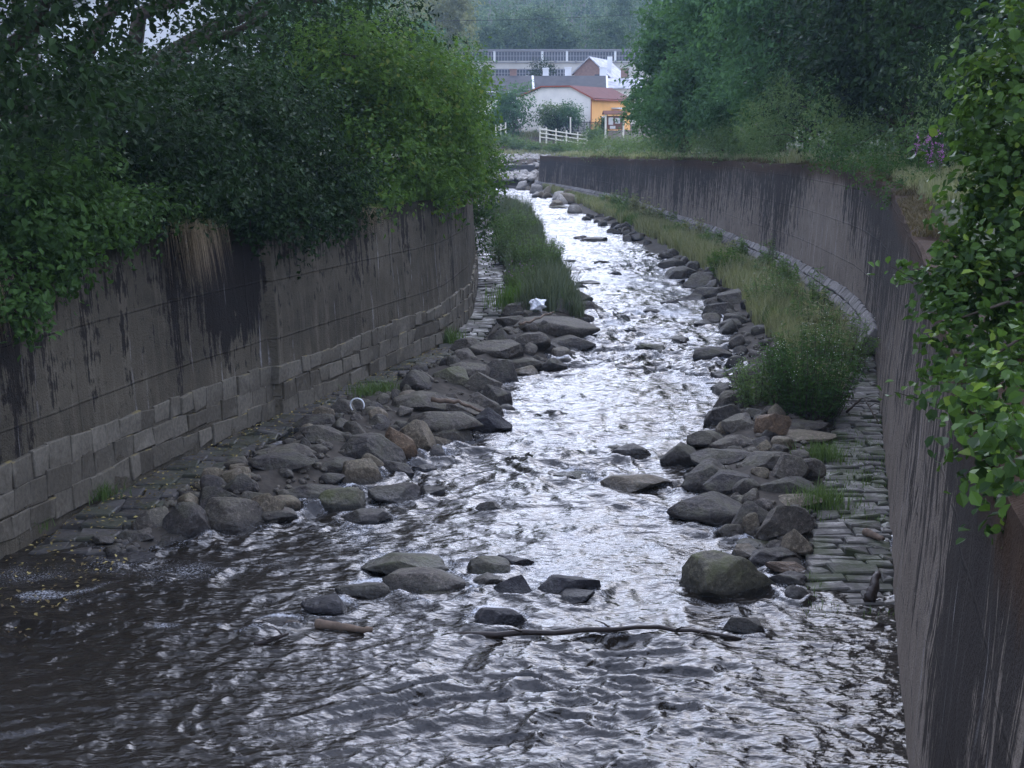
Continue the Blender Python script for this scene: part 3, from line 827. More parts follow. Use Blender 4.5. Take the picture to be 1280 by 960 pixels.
fill(36, 17.5, 31, 1, 0.28, 0.55, 0.1, 1.0, 'dggt', 'small grey or tan rock wedged among the boulders beside the right path', 'filler rocks of the near right bank')
fill(44, 42, 100, 1, 0.5, 0.95, 0.72, 1.08, 'dddg', 'dark rock in the row that edges the far right waterline', 'rocks edging the far right waterline')
fill(26, 31, 60, 1, 0.4, 0.8, 0.55, 1.05, 'ddg', 'dark rock lying along the right waterline of the middle reach', 'rocks edging the middle right waterline', 1.2)
k = 0
for q in range(400):                                # pale boulders tumbled at the bend
    if k >= 30: break
    px, py = rr.uniform(636, 716), rr.uniform(208, 262)
    if px < 648 and py > 236 or py > 226 + (px - 640) * 0.55 or py < 212: continue
    z = 0.3 + max(0, (236 - py)) * 0.035
    p = P(px, py, z); s = rr.uniform(0.9, 2.0)
    if p[1] > 158 or not free(p[0], p[1], s * 0.8): continue
    put_rock(5000 + q, p[0], p[1], s, s * 0.8, s * 0.6, rr.uniform(0, 3), 'ptp'[q % 3], 'pale rounded boulder in the tumbled heap at the far bend of the river', 'pale boulders at the river bend', near=False, z=z - 0.3)
    k += 1

# loose cobbles and gravel packed between the boulders of both banks
VV, FF, n0 = [], [], 0; ic2 = icosphere(2)
protos = [boulder(8000 + i, ic2, 1, .8, .6, 7) for i in range(10)]
for i in range(2600):
    side = -1 if rr.random() < .55 else 1
    y = 19.5 + 45 * rr.random() ** 1.5; t_ = rr.uniform(0.0, 1.1)
    a, b = (LPATH(y), max(LWAT(y), LPATH(y) + .3)) if side < 0 else (RPATH(y), min(RWAT(y), RPATH(y) - .3))
    x = a + (b - a) * t_; s = .05 + .22 * rr.random() ** 2
    th = rr.uniform(0, 6.28); c_, s_ = math.cos(th), math.sin(th); v = protos[rr.integers(10)] * s
    v = np.stack([v[:, 0] * c_ - v[:, 1] * s_, v[:, 0] * s_ + v[:, 1] * c_, v[:, 2]], 1) + [x, y, float(bank_z(x, y)) + s * .1]
    VV.append(v); FF.append(ic2[1] + n0); n0 += len(v)
tag(obj('cobble_gravel', np.concatenate(VV), np.concatenate(FF), M['rock_g'], smooth=True), 'small cobbles and gravel packed between the bank boulders', 'gravel', kind='stuff')

# ------------------------------------------------------------------ water
rows = [6.0]
while rows[-1] < 164: rows.append(rows[-1] * 1.0021)
rows = np.array(rows)
nc = 460
L_, R_ = LW(rows) - 0.3, RW(rows) + 0.3
L_ = np.where(rows > 140, -30 * sstep(140, 160, rows) + L_, L_)
t = np.linspace(0, 1, nc)
X = L_[:, None] + (R_ - L_)[:, None] * t[None]; Y = np.repeat(rows[:, None], nc, 1)
def water_h(X, Y):
    s = 0.243; u = X - s * Y; w = Y                       # across / along the near reach
    u = np.where(Y > 45, X - s * 45, u)
    warp = fbm(X * 0.45, Y * 0.45, seed=31, o=3)
    calm = sstep(17.2, 15.6, Y)                            # smooth sheet above the rocks
    rough = np.clip(1 - calm, 0, 1)
    h = 0.034 * fbm(u * 1.1 + warp * 0.5, w * 2.1 + warp * 0.9, seed=32, o=3)
    h += (0.022 + 0.034 * calm) * (1 - 2 * np.abs(vnoise(u * 2.1 + warp, w * 4.6 + warp * 1.8, seed=36)))
    h += (0.008 + 0.012 * calm) * (1 - 2 * np.abs(vnoise(u * 4.6 - warp, w * 9.0 + warp * 2.5, seed=37)))
    h += rough * 0.068 * fbm(X * 0.75 + warp * 0.4, Y * 1.0 + warp, seed=33, o=4)
    h += rough * 0.045 * (1 - 2 * np.abs(fbm(X * 1.6, Y * 2.0 + warp, seed=34, o=2)))
    patch = sstep(-0.25, 0.5, fbm(X * 0.22, Y * 0.16, seed=35, o=2))      # slick and broken reaches alternate
    h *= 0.45 + 0.75 * patch
    return h * np.clip(0.4 + Y / 40, 0, 1.15), rough, patch
Hh, rough, patch = water_h(X, Y)
foam = np.zeros_like(X)
for (x, y, rad, top) in ROCKFIX:
    if top < 0.02 or y > 70: continue
    i0, i1 = np.searchsorted(rows, [y - rad * 2.2, y + rad * 3.2])
    if i1 <= i0: continue
    dx, dy = X[i0:i1] - x, Y[i0:i1] - y
    d = np.sqrt(dx ** 2 + dy ** 2) / rad
    wake = np.exp(-(dx / (rad * 0.9)) ** 2) * np.exp(-((dy - rad * 1.3) / (rad * 1.2)) ** 2)
    foam[i0:i1] = np.maximum(foam[i0:i1], 0.45 * np.exp(-((d - 1.05) / 0.25) ** 2) + 0.35 * wake)
    Hh[i0:i1] += 0.05 * np.exp(-((d - 1.1) / 0.3) ** 2) * np.exp(-(dy + rad) ** 2 / rad ** 2)
# the low sill at the left where the sheet breaks into white water
wv = fbm(X * 0.8, Y * 0.8, seed=51, o=3)
sill = np.exp(-((Y - (16.5 - 0.08 * (X + 4) + 0.28 * wv)) / 0.24) ** 2) * sstep(-2.0, -3.4, X) * sstep(-0.5, 0.4, fbm(X * 1.5, Y * 2.2, seed=52, o=3))
foam = np.maximum(foam, sill * 0.55 * sstep(-0.7, 0.5, fbm(X * 3.1, Y * 2.0, seed=55, o=3))); Hh += 0.06 * sill
s2 = np.exp(-((Y - (18.0 + 0.5 * (X + 6) + 0.4 * wv)) / 0.30) ** 2) * sstep(-4.6, -5.6, X) * sstep(-0.4, 0.4, fbm(X * 1.3, Y * 1.7, seed=53, o=3))
foam = np.maximum(foam, s2 * 0.55 * sstep(-0.7, 0.5, fbm(X * 2.8, Y * 2.2, seed=56, o=3)))
rap = sstep(16.5, 19, Y) * (0.22 + 0.26 * fbm(X * 0.9, Y * 0.7, seed=41, o=3) + 0.18 * sstep(24, 45, Y) * (1 - 0.6 * patch))
foam = np.maximum(foam, np.clip(rap, 0, 1))
V = np.stack([X, Y, Hh], -1).reshape(-1, 3)
i = np.arange(len(rows) - 1)[:, None] * nc + np.arange(nc - 1)[None]
F = np.stack([i, i + 1, i + nc + 1, i + nc], -1).reshape(-1, 4)
tag(obj('river', V, F, M['water'], smooth=True, attrs={'foam': foam.ravel()}), kind='structure')

# ------------------------------------------------------------------ leaves
LR = np.random.default_rng(77)
def unit(v): return v / (np.linalg.norm(v, axis=-1, keepdims=True) + 1e-9)
def leafmesh(c, n, a, L, Wd, hexa=False):
    """c centres, n normals, a long axes, L lengths, Wd widths"""
    a = unit(a - (a * n).sum(1, keepdims=True) * n); s = np.cross(n, a)
    L, Wd = L[:, None], Wd[:, None]
    base, tip = c - a * L * .5, c + a * L * .5 - n * L * 0.08
    up = n * Wd * 0.16
    k = len(c)
    if hexa:
        v = np.stack([base, c - a * L * .22 + s * Wd * .42 + up, c + a * L * .16 + s * Wd * .5 + up, tip, c + a * L * .16 - s * Wd * .5 + up, c - a * L * .22 - s * Wd * .42 + up], 1).reshape(-1, 3)
        b = np.arange(k)[:, None] * 6
        return v, np.concatenate([b + np.array([[0, 1, 2, 3]]), b + np.array([[0, 3, 4, 5]])]), 6
    m = c - a * L * .02
    v = np.stack([base, m + s * Wd * .5 + up, tip, m - s * Wd * .5 + up], 1).reshape(-1, 3)
    return v, np.arange(k)[:, None] * 4 + np.array([[0, 1, 2, 3]]), 4
def crown(blobs, nclump, nleaf, L, clump=0.5, hexa=False, up=0.55, droop=0.35, inner=0.25, seed=0, aspect=0.55, toned=0.5):
    """clumps of leaves through the volume of several lumpy blobs (cx,cy,cz,rx,ry,rz)"""
    r = np.random.default_rng(seed + 900)
    B = np.array(blobs, float)
    w = (B[:, 3] * B[:, 4] * B[:, 5]) ** 0.75; w /= w.sum()
    bi = r.choice(len(B), nclump, p=w); b = B[bi]
    d = unit(r.normal(size=(nclump, 3)))
    lump = 1 + 0.42 * fbm(d[:, 0] * 2.0 + bi * 7, d[:, 1] * 2.0, d[:, 2] * 2.0, seed + 3, 3)
    rad = np.where(r.random(nclump) < inner, r.random(nclump) ** 0.5 * 0.8, 1 - 0.28 * r.random(nclump) ** 2)
    cc = b[:, :3] + d * b[:, 3:] * (rad * lump)[:, None]
    cs = clump * r.uniform(0.45, 1.5, nclump)
    ct = np.clip(r.normal(0.42, 0.32, nclump), 0, 1)
    N = nclump * nleaf
    ci = np.repeat(np.arange(nclump), nleaf)
    outw = unit(d / b[:, 3:])
    twig = unit(outw + r.normal(0, 0.6, (nclump, 3)) - np.array([0, 0, droop]))      # each clump is a leafy twig
    along = r.uniform(-1, 1, N)
    c = cc[ci] + twig[ci] * (along * cs[ci])[:, None] + r.normal(0, 0.33, (N, 3)) * cs[ci][:, None] * np.array([1, 1, 0.75])
    n = unit(outw[ci] * 0.5 + np.array([0, 0, up]) + r.normal(0, 0.42, (N, 3)))
    a = unit(twig[ci] * 0.6 + r.normal(0, 0.7, (N, 3)) - np.array([0, 0, droop]))
    ll = L * r.uniform(0.5, 1.35, N)
    v, f, k = leafmesh(c, n, a, ll, ll * aspect * r.uniform(0.8, 1.2, N), hexa)
    tone = np.clip(ct[ci] * (1 - toned * .4) + r.normal(0.1, 0.2, N), 0, 1)
    return v, f, np.repeat(tone, k)
def stems(base, ends, r0, wob=0.12, seed=0, k=6):
    r = np.random.default_rng(seed + 50); mb = MB()
    base = np.asarray(base, float)
    for e in ends:
        e = np.asarray(e, float); n = 9; t = np.linspace(0, 1, n)[:, None]
        p = base + (e - base) * t; ln = np.linalg.norm(e - base)
        p[:, 2] += ln * 0.12 * np.sin(t[:, 0] * np.pi)
        w = r.normal(0, wob * ln * 0.25, (n, 3)); w[0] = 0
        mb.tube(p + w, r0 * (1 - 0.8 * t[:, 0]), k)
    return mb
def plant(name, label, cat, base, blobs, nclump, nleaf, L, mat, group=None, r0=0.12, crown_name='foliage', stem_name='stem', ends=None, bark='bark', seed=0, **kw):
    root = empty(name, label, cat, tuple(float(q) for q in base), 0, group)
    V, F, T = crown(blobs, nclump, nleaf, L, seed=seed, **kw)
    obj(crown_name, local(root, V), F, M[mat], root, attrs={'tone': T})
    e = ends if ends is not None else [np.array(b[:3]) + np.array([0, 0, b[5] * 0.35]) for b in blobs[:6]]
    mb = stems(base, e, r0, seed=seed); mb.world = True
    mb.build(stem_name, M[bark], root, smooth=True)
    return root
def pb(px, py, Y, rx, ry, rz):        # a foliage blob from its place in the picture, radii in metres
    p = D(px, py, Y); return (p[0], p[1], p[2], rx, ry, rz)

# left side, near to far: everything stands on the terrace behind the left wall; some of it spills over the wall top
WY = lambda px: float(np.interp(px, [0, 112, 225, 319, 375, 492, 560, 591], [19, 22, 24.8, 28, 29.6, 35.2, 38.7, 45]))
def pw(px, py, back, rx, ry, rz): return pb(px, py, WY(px) + back, rx, ry, rz)
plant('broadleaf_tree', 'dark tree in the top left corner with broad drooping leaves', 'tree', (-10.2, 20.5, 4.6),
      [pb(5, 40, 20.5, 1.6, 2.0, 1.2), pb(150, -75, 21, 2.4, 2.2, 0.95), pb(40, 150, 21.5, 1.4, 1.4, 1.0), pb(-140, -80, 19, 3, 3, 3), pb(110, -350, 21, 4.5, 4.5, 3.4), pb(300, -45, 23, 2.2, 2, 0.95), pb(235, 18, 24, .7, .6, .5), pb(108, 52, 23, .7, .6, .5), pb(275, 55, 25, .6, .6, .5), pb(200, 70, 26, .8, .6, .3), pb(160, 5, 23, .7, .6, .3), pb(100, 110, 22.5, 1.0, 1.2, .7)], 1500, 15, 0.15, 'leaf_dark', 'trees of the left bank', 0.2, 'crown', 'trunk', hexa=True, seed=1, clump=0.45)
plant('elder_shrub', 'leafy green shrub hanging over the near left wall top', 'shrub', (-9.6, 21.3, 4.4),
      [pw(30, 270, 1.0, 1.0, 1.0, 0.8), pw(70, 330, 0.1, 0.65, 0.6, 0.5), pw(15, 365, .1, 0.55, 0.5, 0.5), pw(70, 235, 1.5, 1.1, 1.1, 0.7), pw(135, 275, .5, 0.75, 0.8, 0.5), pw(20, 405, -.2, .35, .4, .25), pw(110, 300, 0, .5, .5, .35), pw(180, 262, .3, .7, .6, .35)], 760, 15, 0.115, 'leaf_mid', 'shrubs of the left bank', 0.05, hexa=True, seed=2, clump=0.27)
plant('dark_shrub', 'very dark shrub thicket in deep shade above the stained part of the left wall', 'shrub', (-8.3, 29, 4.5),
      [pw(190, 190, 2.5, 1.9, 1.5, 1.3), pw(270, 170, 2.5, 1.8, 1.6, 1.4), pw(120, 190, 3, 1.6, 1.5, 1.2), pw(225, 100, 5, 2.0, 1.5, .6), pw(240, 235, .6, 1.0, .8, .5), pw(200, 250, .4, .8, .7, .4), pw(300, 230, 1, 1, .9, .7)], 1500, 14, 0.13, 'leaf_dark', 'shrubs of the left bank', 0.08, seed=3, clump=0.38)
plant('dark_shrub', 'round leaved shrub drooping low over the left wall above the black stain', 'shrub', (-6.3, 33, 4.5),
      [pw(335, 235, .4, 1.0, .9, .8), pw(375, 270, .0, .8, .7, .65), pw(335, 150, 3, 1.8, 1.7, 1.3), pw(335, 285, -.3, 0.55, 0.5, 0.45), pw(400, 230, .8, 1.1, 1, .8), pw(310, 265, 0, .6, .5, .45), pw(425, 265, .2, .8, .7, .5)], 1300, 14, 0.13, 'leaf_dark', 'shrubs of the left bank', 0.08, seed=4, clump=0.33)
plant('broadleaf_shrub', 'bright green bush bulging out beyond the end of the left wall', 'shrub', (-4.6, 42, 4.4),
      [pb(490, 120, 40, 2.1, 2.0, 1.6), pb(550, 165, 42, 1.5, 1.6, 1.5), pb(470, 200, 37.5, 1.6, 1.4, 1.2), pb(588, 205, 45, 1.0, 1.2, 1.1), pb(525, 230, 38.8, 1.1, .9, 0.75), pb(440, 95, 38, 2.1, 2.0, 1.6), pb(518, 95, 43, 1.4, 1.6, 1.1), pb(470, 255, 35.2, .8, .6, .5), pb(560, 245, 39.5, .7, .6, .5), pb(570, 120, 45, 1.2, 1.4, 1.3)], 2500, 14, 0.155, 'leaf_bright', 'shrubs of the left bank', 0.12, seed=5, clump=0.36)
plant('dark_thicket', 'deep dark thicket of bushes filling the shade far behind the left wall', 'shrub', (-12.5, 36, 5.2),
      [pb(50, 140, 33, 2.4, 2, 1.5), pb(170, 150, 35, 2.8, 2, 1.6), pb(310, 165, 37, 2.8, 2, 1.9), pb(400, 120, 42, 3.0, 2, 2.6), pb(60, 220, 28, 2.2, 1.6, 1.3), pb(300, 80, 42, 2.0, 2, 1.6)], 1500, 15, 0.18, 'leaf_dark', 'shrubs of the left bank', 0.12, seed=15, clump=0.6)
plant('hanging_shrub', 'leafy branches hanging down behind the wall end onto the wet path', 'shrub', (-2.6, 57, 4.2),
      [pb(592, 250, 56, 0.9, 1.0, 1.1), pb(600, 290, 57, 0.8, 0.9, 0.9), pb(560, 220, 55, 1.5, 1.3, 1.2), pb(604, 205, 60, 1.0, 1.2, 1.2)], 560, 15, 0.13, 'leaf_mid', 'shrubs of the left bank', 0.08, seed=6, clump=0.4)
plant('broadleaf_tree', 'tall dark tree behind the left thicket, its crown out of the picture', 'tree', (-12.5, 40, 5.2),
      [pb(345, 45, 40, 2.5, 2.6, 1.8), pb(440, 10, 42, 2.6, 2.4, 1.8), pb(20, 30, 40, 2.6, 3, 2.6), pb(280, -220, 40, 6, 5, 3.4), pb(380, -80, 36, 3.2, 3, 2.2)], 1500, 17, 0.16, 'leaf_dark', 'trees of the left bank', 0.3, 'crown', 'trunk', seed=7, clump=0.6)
plant('broadleaf_tree', 'tree with lighter leaves rising behind the bright green bush', 'tree', (-7.5, 62, 5.0),
      [pb(430, 25, 60, 2.6, 2.5, 2.4), pb(450, 55, 62, 1.8, 2.2, 1.8), pb(360, -60, 60, 4.5, 4, 4), pb(400, 110, 58, 3, 2.5, 2)], 1000, 16, 0.18, 'leaf_mid', 'trees of the left bank', 0.25, 'crown', 'trunk', seed=8, clump=0.6)
plant('broadleaf_tree', 'greyish green tree further along the left bank, just beyond the bright bush', 'tree', (-6.5, 118, 4.6),
      [pb(580, 100, 118, 2.0, 2.4, 2.4), pb(586, 130, 118, 1.5, 1.8, 2.6), pb(545, 130, 112, 2.6, 3, 2.6), pb(592, 175, 116, 1.4, 1.5, 1.6)], 700, 15, 0.26, 'leaf_far', 'trees of the left bank', 0.18, 'crown', 'trunk', seed=9, clump=0.75)

# right side trees in a row behind the weeds
rowt = [(858, 60, 96, 3.2, 3.4, 5.6, 'leaf_far', 'pale hazy broadleaf tree at the far left end of the right bank row'),
        (905, 55, 84, 3.4, 3.4, 5.6, 'leaf_far', 'full green broadleaf tree second from the far end of the right bank row'),
        (985, 45, 72, 3.4, 3.2, 5.2, 'leaf_far', 'broadleaf tree in the middle of the right bank row behind the willow shrub'),
        (1062, 30, 62, 3.1, 3.0, 4.6, 'leaf_dark', 'dark broadleaf tree right of the middle of the right bank row'),
        (1150, 10, 50, 3.0, 2.8, 4.0, 'leaf_dark', 'darkest tree at the near end of the right bank row, above the brambles')]
for i, (px, py, Y, rx, ry, rz, mt, lab) in enumerate(rowt):
    c = D(px, py, Y); g = float(RTOP(Y)) + 0.6
    bl = [(c[0], c[1], c[2], rx, ry, rz * .8)]
    r = np.random.default_rng(300 + i)
    for q in range(11):
        th = r.uniform(0, 6.28); zz = r.uniform(-0.9, 0.9)
        bl.append((c[0] + math.cos(th) * rx * .75, c[1] + math.sin(th) * ry * .75, c[2] + zz * rz * .9, rx * r.uniform(.35, .6), ry * .5, rz * r.uniform(.2, .34)))
    bl.append((c[0], c[1], c[2] + rz * 1.0, rx * 1.1, ry, rz * .7))
    plant('broadleaf_tree', lab, 'tree', (c[0], c[1] + 0.8, g), bl, 1500, 12, 0.26 + Y * 0.0009, mt, 'row of trees on the right bank', 0.25, 'crown', 'trunk', seed=20 + i, clump=0.62, droop=0.5)
plant('broadleaf_tree', 'dark tree filling the top right corner behind the near bush', 'tree', (14.5, 36, 5.4),
      [pb(1235, 40, 36, 2.6, 2.4, 2.6), pb(1300, 120, 34, 2.6, 2.4, 2.4), pb(1180, -40, 38, 2.8, 2.5, 2.2), pb(1275, -120, 36, 4, 4, 3)], 1100, 13, 0.2, 'leaf_dark', 'row of trees on the right bank', 0.2, 'crown', 'trunk', seed=29, clump=0.55, droop=0.5)
# shrubs and weeds on the right terrace
plant('willow_shrub', 'grey green willow shrub at the edge of the curving right wall', 'shrub', (12.9, 58, 4.75),
      [pb(968, 150, 59, 1.25, 1.2, 1.15), pb(985, 115, 60, 0.75, 0.8, 1.0), pb(955, 175, 58, 1.1, 1.0, 0.7)], 420, 14, 0.14, 'leaf_weed', 'shrubs of the right bank', 0.06, seed=31, clump=0.45, aspect=0.3)
plant('birch_shrub', 'loose light green sapling shrub right of the willow shrub', 'shrub', (16.2, 53, 5.2),
      [pb(1065, 125, 52, 1.6, 1.2, 1.3), pb(1100, 165, 49, 1.5, 1.1, .9), pb(1035, 165, 54, 1.2, 1.0, .8)], 520, 14, 0.11, 'leaf_weed', 'shrubs of the right bank', 0.05, seed=32, clump=0.4)
plant('bramble_bush', 'low bramble bush sloping down to the right wall top', 'shrub', (14.0, 43, 4.8),
      [pb(1110, 205, 42, 1.5, 1.2, .62), pb(1150, 240, 37, 1.1, 1.0, .5), pb(1055, 190, 48, 1.4, 1.3, .6), pb(1175, 195, 42, 1.4, 1.2, .9)], 620, 14, 0.10, 'leaf_mid', 'shrubs of the right bank', 0.03, seed=33, clump=0.32)
plant('sapling', 'grey green sapling behind the brambles beneath the darkest tree', 'shrub', (17.6, 50, 5.4),
      [pb(1190, 120, 46, 1.6, 1.3, 1.5), pb(1225, 170, 42, 1.6, 1.2, 1.2)], 420, 14, 0.12, 'leaf_weed', 'shrubs of the right bank', 0.05, seed=34, clump=0.4)
for i, (px, py, Y, rx, rz, lab) in enumerate([(832, 128, 98, 2.2, 2.2, 'dark undergrowth bush beneath the pale hazy tree'), (862, 130, 88, 2.6, 2.2, 'dark undergrowth bush beneath the full green tree'), (925, 125, 78, 2.2, 2.0, 'dark undergrowth bush behind the willow shrub'), (1010, 95, 70, 2.4, 2.2, 'dark undergrowth bush behind the sapling shrub'), (1120, 110, 58, 2.6, 2.0, 'dark undergrowth bush behind the brambles')]):
    c = D(px, py, Y)
    plant('undergrowth_bush', lab, 'shrub', (c[0], c[1], float(RTOP(Y)) + .6), [(c[0], c[1], c[2], rx, 1.6, rz), (c[0] - rx * .5, c[1] + 1, c[2] - .6, rx * .8, 1.4, rz * .7), (c[0] + rx * .8, c[1], c[2] - .4, rx * .8, 1.4, rz * .8)], 700, 14, 0.2, 'leaf_far', 'undergrowth beneath the right bank trees', 0.06, seed=170 + i, clump=0.55)
# weeds in a strip along the far wall top
for i, (px, py, Y, rx, rz, lab) in enumerate([(760, 182, 124, 2.6, .9, 'weedy bush on the right bank nearest the white rail fence'), (815, 180, 104, 2.4, .9, 'weedy bush at the foot of the pale hazy tree'), (872, 178, 88, 2.2, .9, 'weedy bush at the foot of the full green tree'), (920, 176, 76, 1.6, .75, 'weedy bush just left of the willow shrub')]):
    c = D(px, py, Y)
    plant('weed_bush', lab, 'shrub', (c[0], c[1], float(RTOP(Y))), [(c[0], c[1], c[2], rx, 1.4, rz), (c[0] + rx * .8, c[1] - 3, c[2] - .1, rx * .8, 1.4, rz * .8), (c[0] - rx * .7, c[1] + 2, c[2], rx * .7, 1.2, rz * .7)], 420, 13, 0.17, 'leaf_weed', 'weedy bushes along the right wall top', 0.03, seed=40 + i, clump=0.5, aspect=0.35)

# the near bush at the right edge, growing over the wall top
plant('alder_bush', 'large leafy bush close by at the right edge, overhanging the wall', 'bush', (6.2, 12.6, 4.1),
      [pb(1262, 120, 12.6, .50, .55, .80), pb(1245, 250, 12.4, .50, .55, .62), pb(1225, 370, 12.0, .50, .5, .50), pb(1200, 430, 11.4, .34, .4, .38), pb(1250, 480, 9.2, .32, .4, .32), pb(1330, 320, 12.4, .9, .8, 1.5), pb(1240, 565, 8.75, .20, .3, .22), pb(1190, 345, 12.3, .34, .4, .36), pb(1350, 80, 13, .8, .8, 1.2), pb(1205, 505, 10.6, .22, .3, .2), pb(1275, 575, 7.1, .20, .3, .2), pb(1225, 610, 9.3, .13, .2, .1), pb(1255, 530, 8.3, .25, .3, .2), pb(1262, 628, 7.8, .15, .2, .07), pb(1222, 260, 12.8, .25, .35, .4)],
      1150, 12, 0.088, 'leaf_near', None, 0.045, hexa=True, seed=50, clump=0.17, aspect=0.75)
br = empty('alder_branch', 'thin leafy branch of round leaves poking left across the right wall', 'branch', tuple(D(1215, 515, 12.0)))
pts = np.array([D(1230, 520, 12.0), D(1190, 512, 12.0), D(1155, 500, 11.95), D(1118, 490, 11.9)])
mb = MB(); mb.tube(pts, [.010, .008, .006, .003], 5); mb.world = True
mb.build('twig', M['bark'], br)
r = np.random.default_rng(60); c = np.repeat(pts, 9, 0) + r.normal(0, 0.075, (36, 3)) * [1.3, 1, 0.7]
v, f, k = leafmesh(c, unit(r.normal(0, .45, (36, 3)) + [0, -.3, 1]), r.normal(size=(36, 3)), r.uniform(.06, .10, 36), r.uniform(.05, .075, 36), True)
obj('leaves', local(br, v), f, M['leaf_near'], br, attrs={'tone': np.repeat(r.uniform(.3, 1, 36), k)})
br = empty('alder_branch', 'leafy sprig above, poking left from the near bush at the right wall top', 'branch', tuple(D(1210, 335, 12.3)))
pts = np.array([D(1225, 345, 12.3), D(1180, 342, 12.3), D(1145, 350, 12.25), D(1112, 332, 12.2)])
mb = MB(); mb.tube(pts, [.010, .008, .006, .003], 5); mb.world = True
mb.build('twig', M['bark'], br)
c = np.repeat(pts, 8, 0) + r.normal(0, 0.08, (32, 3)) * [1.3, 1, 0.7]
v, f, k = leafmesh(c, unit(r.normal(0, .45, (32, 3)) + [0, -.3, 1]), r.normal(size=(32, 3)), r.uniform(.06, .10, 32), r.uniform(.05, .075, 32), True)
obj('leaves', local(br, v), f, M['leaf_near'], br, attrs={'tone': np.repeat(r.uniform(.3, 1, 32), k)})

# ------------------------------------------------------------------ grass and weeds
def blades(base, H, W_, lean, seed):
    r = np.random.default_rng(seed); n = len(base)
    th = r.uniform(0, 2 * np.pi, n); dr = np.stack([np.cos(th), np.sin(th), np.zeros(n)], 1)
    s = np.stack([-np.sin(th), np.cos(th), np.zeros(n)], 1); s = unit(s + r.normal(0, .5, (n, 3)) * [1, 1, 0])
    ln = (H * lean * r.uniform(0.2, 1.3, n))[:, None]; H = H[:, None]; w = W_[:, None]; z = np.array([0, 0, 1.0])
    p1 = base + dr * ln * .25 + z * H * .55; p2 = base + dr * ln + z * H
    v = np.stack([base - s * w, base + s * w, p1 + s * w * .8, p1 - s * w * .8, p2], 1).reshape(-1, 3)
    b = np.arange(n)[:, None] * 5
    return v, b + np.array([[0, 1, 2, 3]]), b + np.array([[3, 2, 4]]), np.repeat(np.clip(r.normal(.5, .25, n), 0, 1), 5)
def grass(name, pts, H, W_, lean, mat, seed):
    v, f, g, t = blades(pts, H, W_, lean, seed)
    return obj(name, v, [f, g], M[mat], attrs={'tone': t})
def strip_pts(n, y0, y1, f0, f1, zf, seed, power=1.6, thr=-0.1):
    r = np.random.default_rng(seed); y = y0 + (y1 - y0) * r.random(n) ** power
    t = r.random(n); x = f0(y) + (f1(y) - f0(y)) * t
    k = fbm(x * 0.8, y * 0.5, seed=seed, o=3) > thr
    x, y = x[k], y[k]
    return np.stack([x, y, zf(x, y)], 1), r
pts, r = strip_pts(52000, 29.5, 142, lambda y: RPATH(y) + (RWAT(y) - RPATH(y)) * (0.25 + 0.42 * sstep(30, 45, y)), lambda y: RW(y) - 0.95 + 0.3 * sstep(60, 40, y) - .3 * sstep(35, 31, y), bank_z, 71)
g1 = grass('tall_grass', pts, r.uniform(.35, 1.0, len(pts)) * (1 - 0.25 * sstep(60, 120, pts[:, 1])), 0.006 + 0.00016 * pts[:, 1], 0.45, 'grass_y', 72)
tag(g1, 'tall faded grass covering the right bank below the curving wall', 'grass', kind='stuff')
pts, r = strip_pts(20000, 31, 135, lambda y: RPATH(y) + (RWAT(y) - RPATH(y)) * (0.2 + 0.4 * sstep(30, 45, y)), lambda y: RW(y) - 1.1, bank_z, 73, thr=0.12)
tag(grass('green_grass', pts, r.uniform(.3, .7, len(pts)), 0.007 + 0.00016 * pts[:, 1], 0.5, 'grass_g', 74), 'fresh green grass in patches among the faded grass of the right bank', 'grass', kind='stuff')
# rough growth spilling over the coping of the right wall
y = 20 + 110 * LR.random(16000) ** 1.5; e = LR.random(16000) ** 0.8; x = RW(y) + 0.22 + 0.55 * e
k = fbm(x * 1.5, y * .45, seed=86, o=3) > 0.02
x, y, e = x[k], y[k], e[k]
tag(grass('coping_grass', np.stack([x, y, RTOP(y) + 0.02], 1), (0.06 + .22 * e) * LR.uniform(.5, 1.2, len(x)), 0.006 + 0.00015 * y, 1.1, 'grass_moss', 87), 'brownish moss and short dry grass creeping over the coping of the right wall', 'grass', kind='stuff')
# reeds on the left bank
y = 44 + 62 * LR.random(26000) ** 1.2; t = LR.random(26000)
x = LPATH(y) + 0.15 + (LWAT(y) - LPATH(y) - 0.3) * t
kk = (fbm(x * 1.1, y * .5, seed=75, o=2) > -0.05)
x, y = x[kk], y[kk]
tag(grass('reeds', np.stack([x, y, bank_z(x, y)], 1), (0.5 + 0.9 * LR.random(len(x)) ** 2) * (0.85 + .45 * fbm(x * .8, y * .4, seed=9, o=2)), 0.008 + 0.0001 * y, 0.5, 'reed', 76), 'grey green reeds and tall grass along the left waterline', 'reeds', kind='stuff')
# terrace grass along both wall tops
y = 30 + 115 * LR.random(26000) ** 1.5; x = RW(y) + 0.58 + 3.3 * LR.random(26000) ** 1.3
k = fbm(x * .7, y * .4, seed=77, o=2) > -0.15
x, y = x[k], y[k]
tag(grass('verge_grass', np.stack([x, y, RTOP(y) + 0.02 + np.maximum(x - RW(y) - 0.95, 0) * .12], 1), LR.uniform(.15, .55, len(x)), 0.006 + 0.00017 * y, .5, 'grass_y', 78), 'rough mixed grass growing along the top of the right wall', 'grass', kind='stuff')
y = 14 + 60 * LR.random(16000); x = lw_face(y) - 0.25 - 0.05 * 4 - 2.6 * LR.random(16000) ** 1.5
tag(grass('verge_grass', np.stack([x, y, LTOP(y) + 0 * y], 1), LR.uniform(.2, .6, len(x)), 0.006 + 0.0001 * y, .7, 'grass_g', 79), 'shaded grass along the top of the left wall', 'grass', kind='stuff')
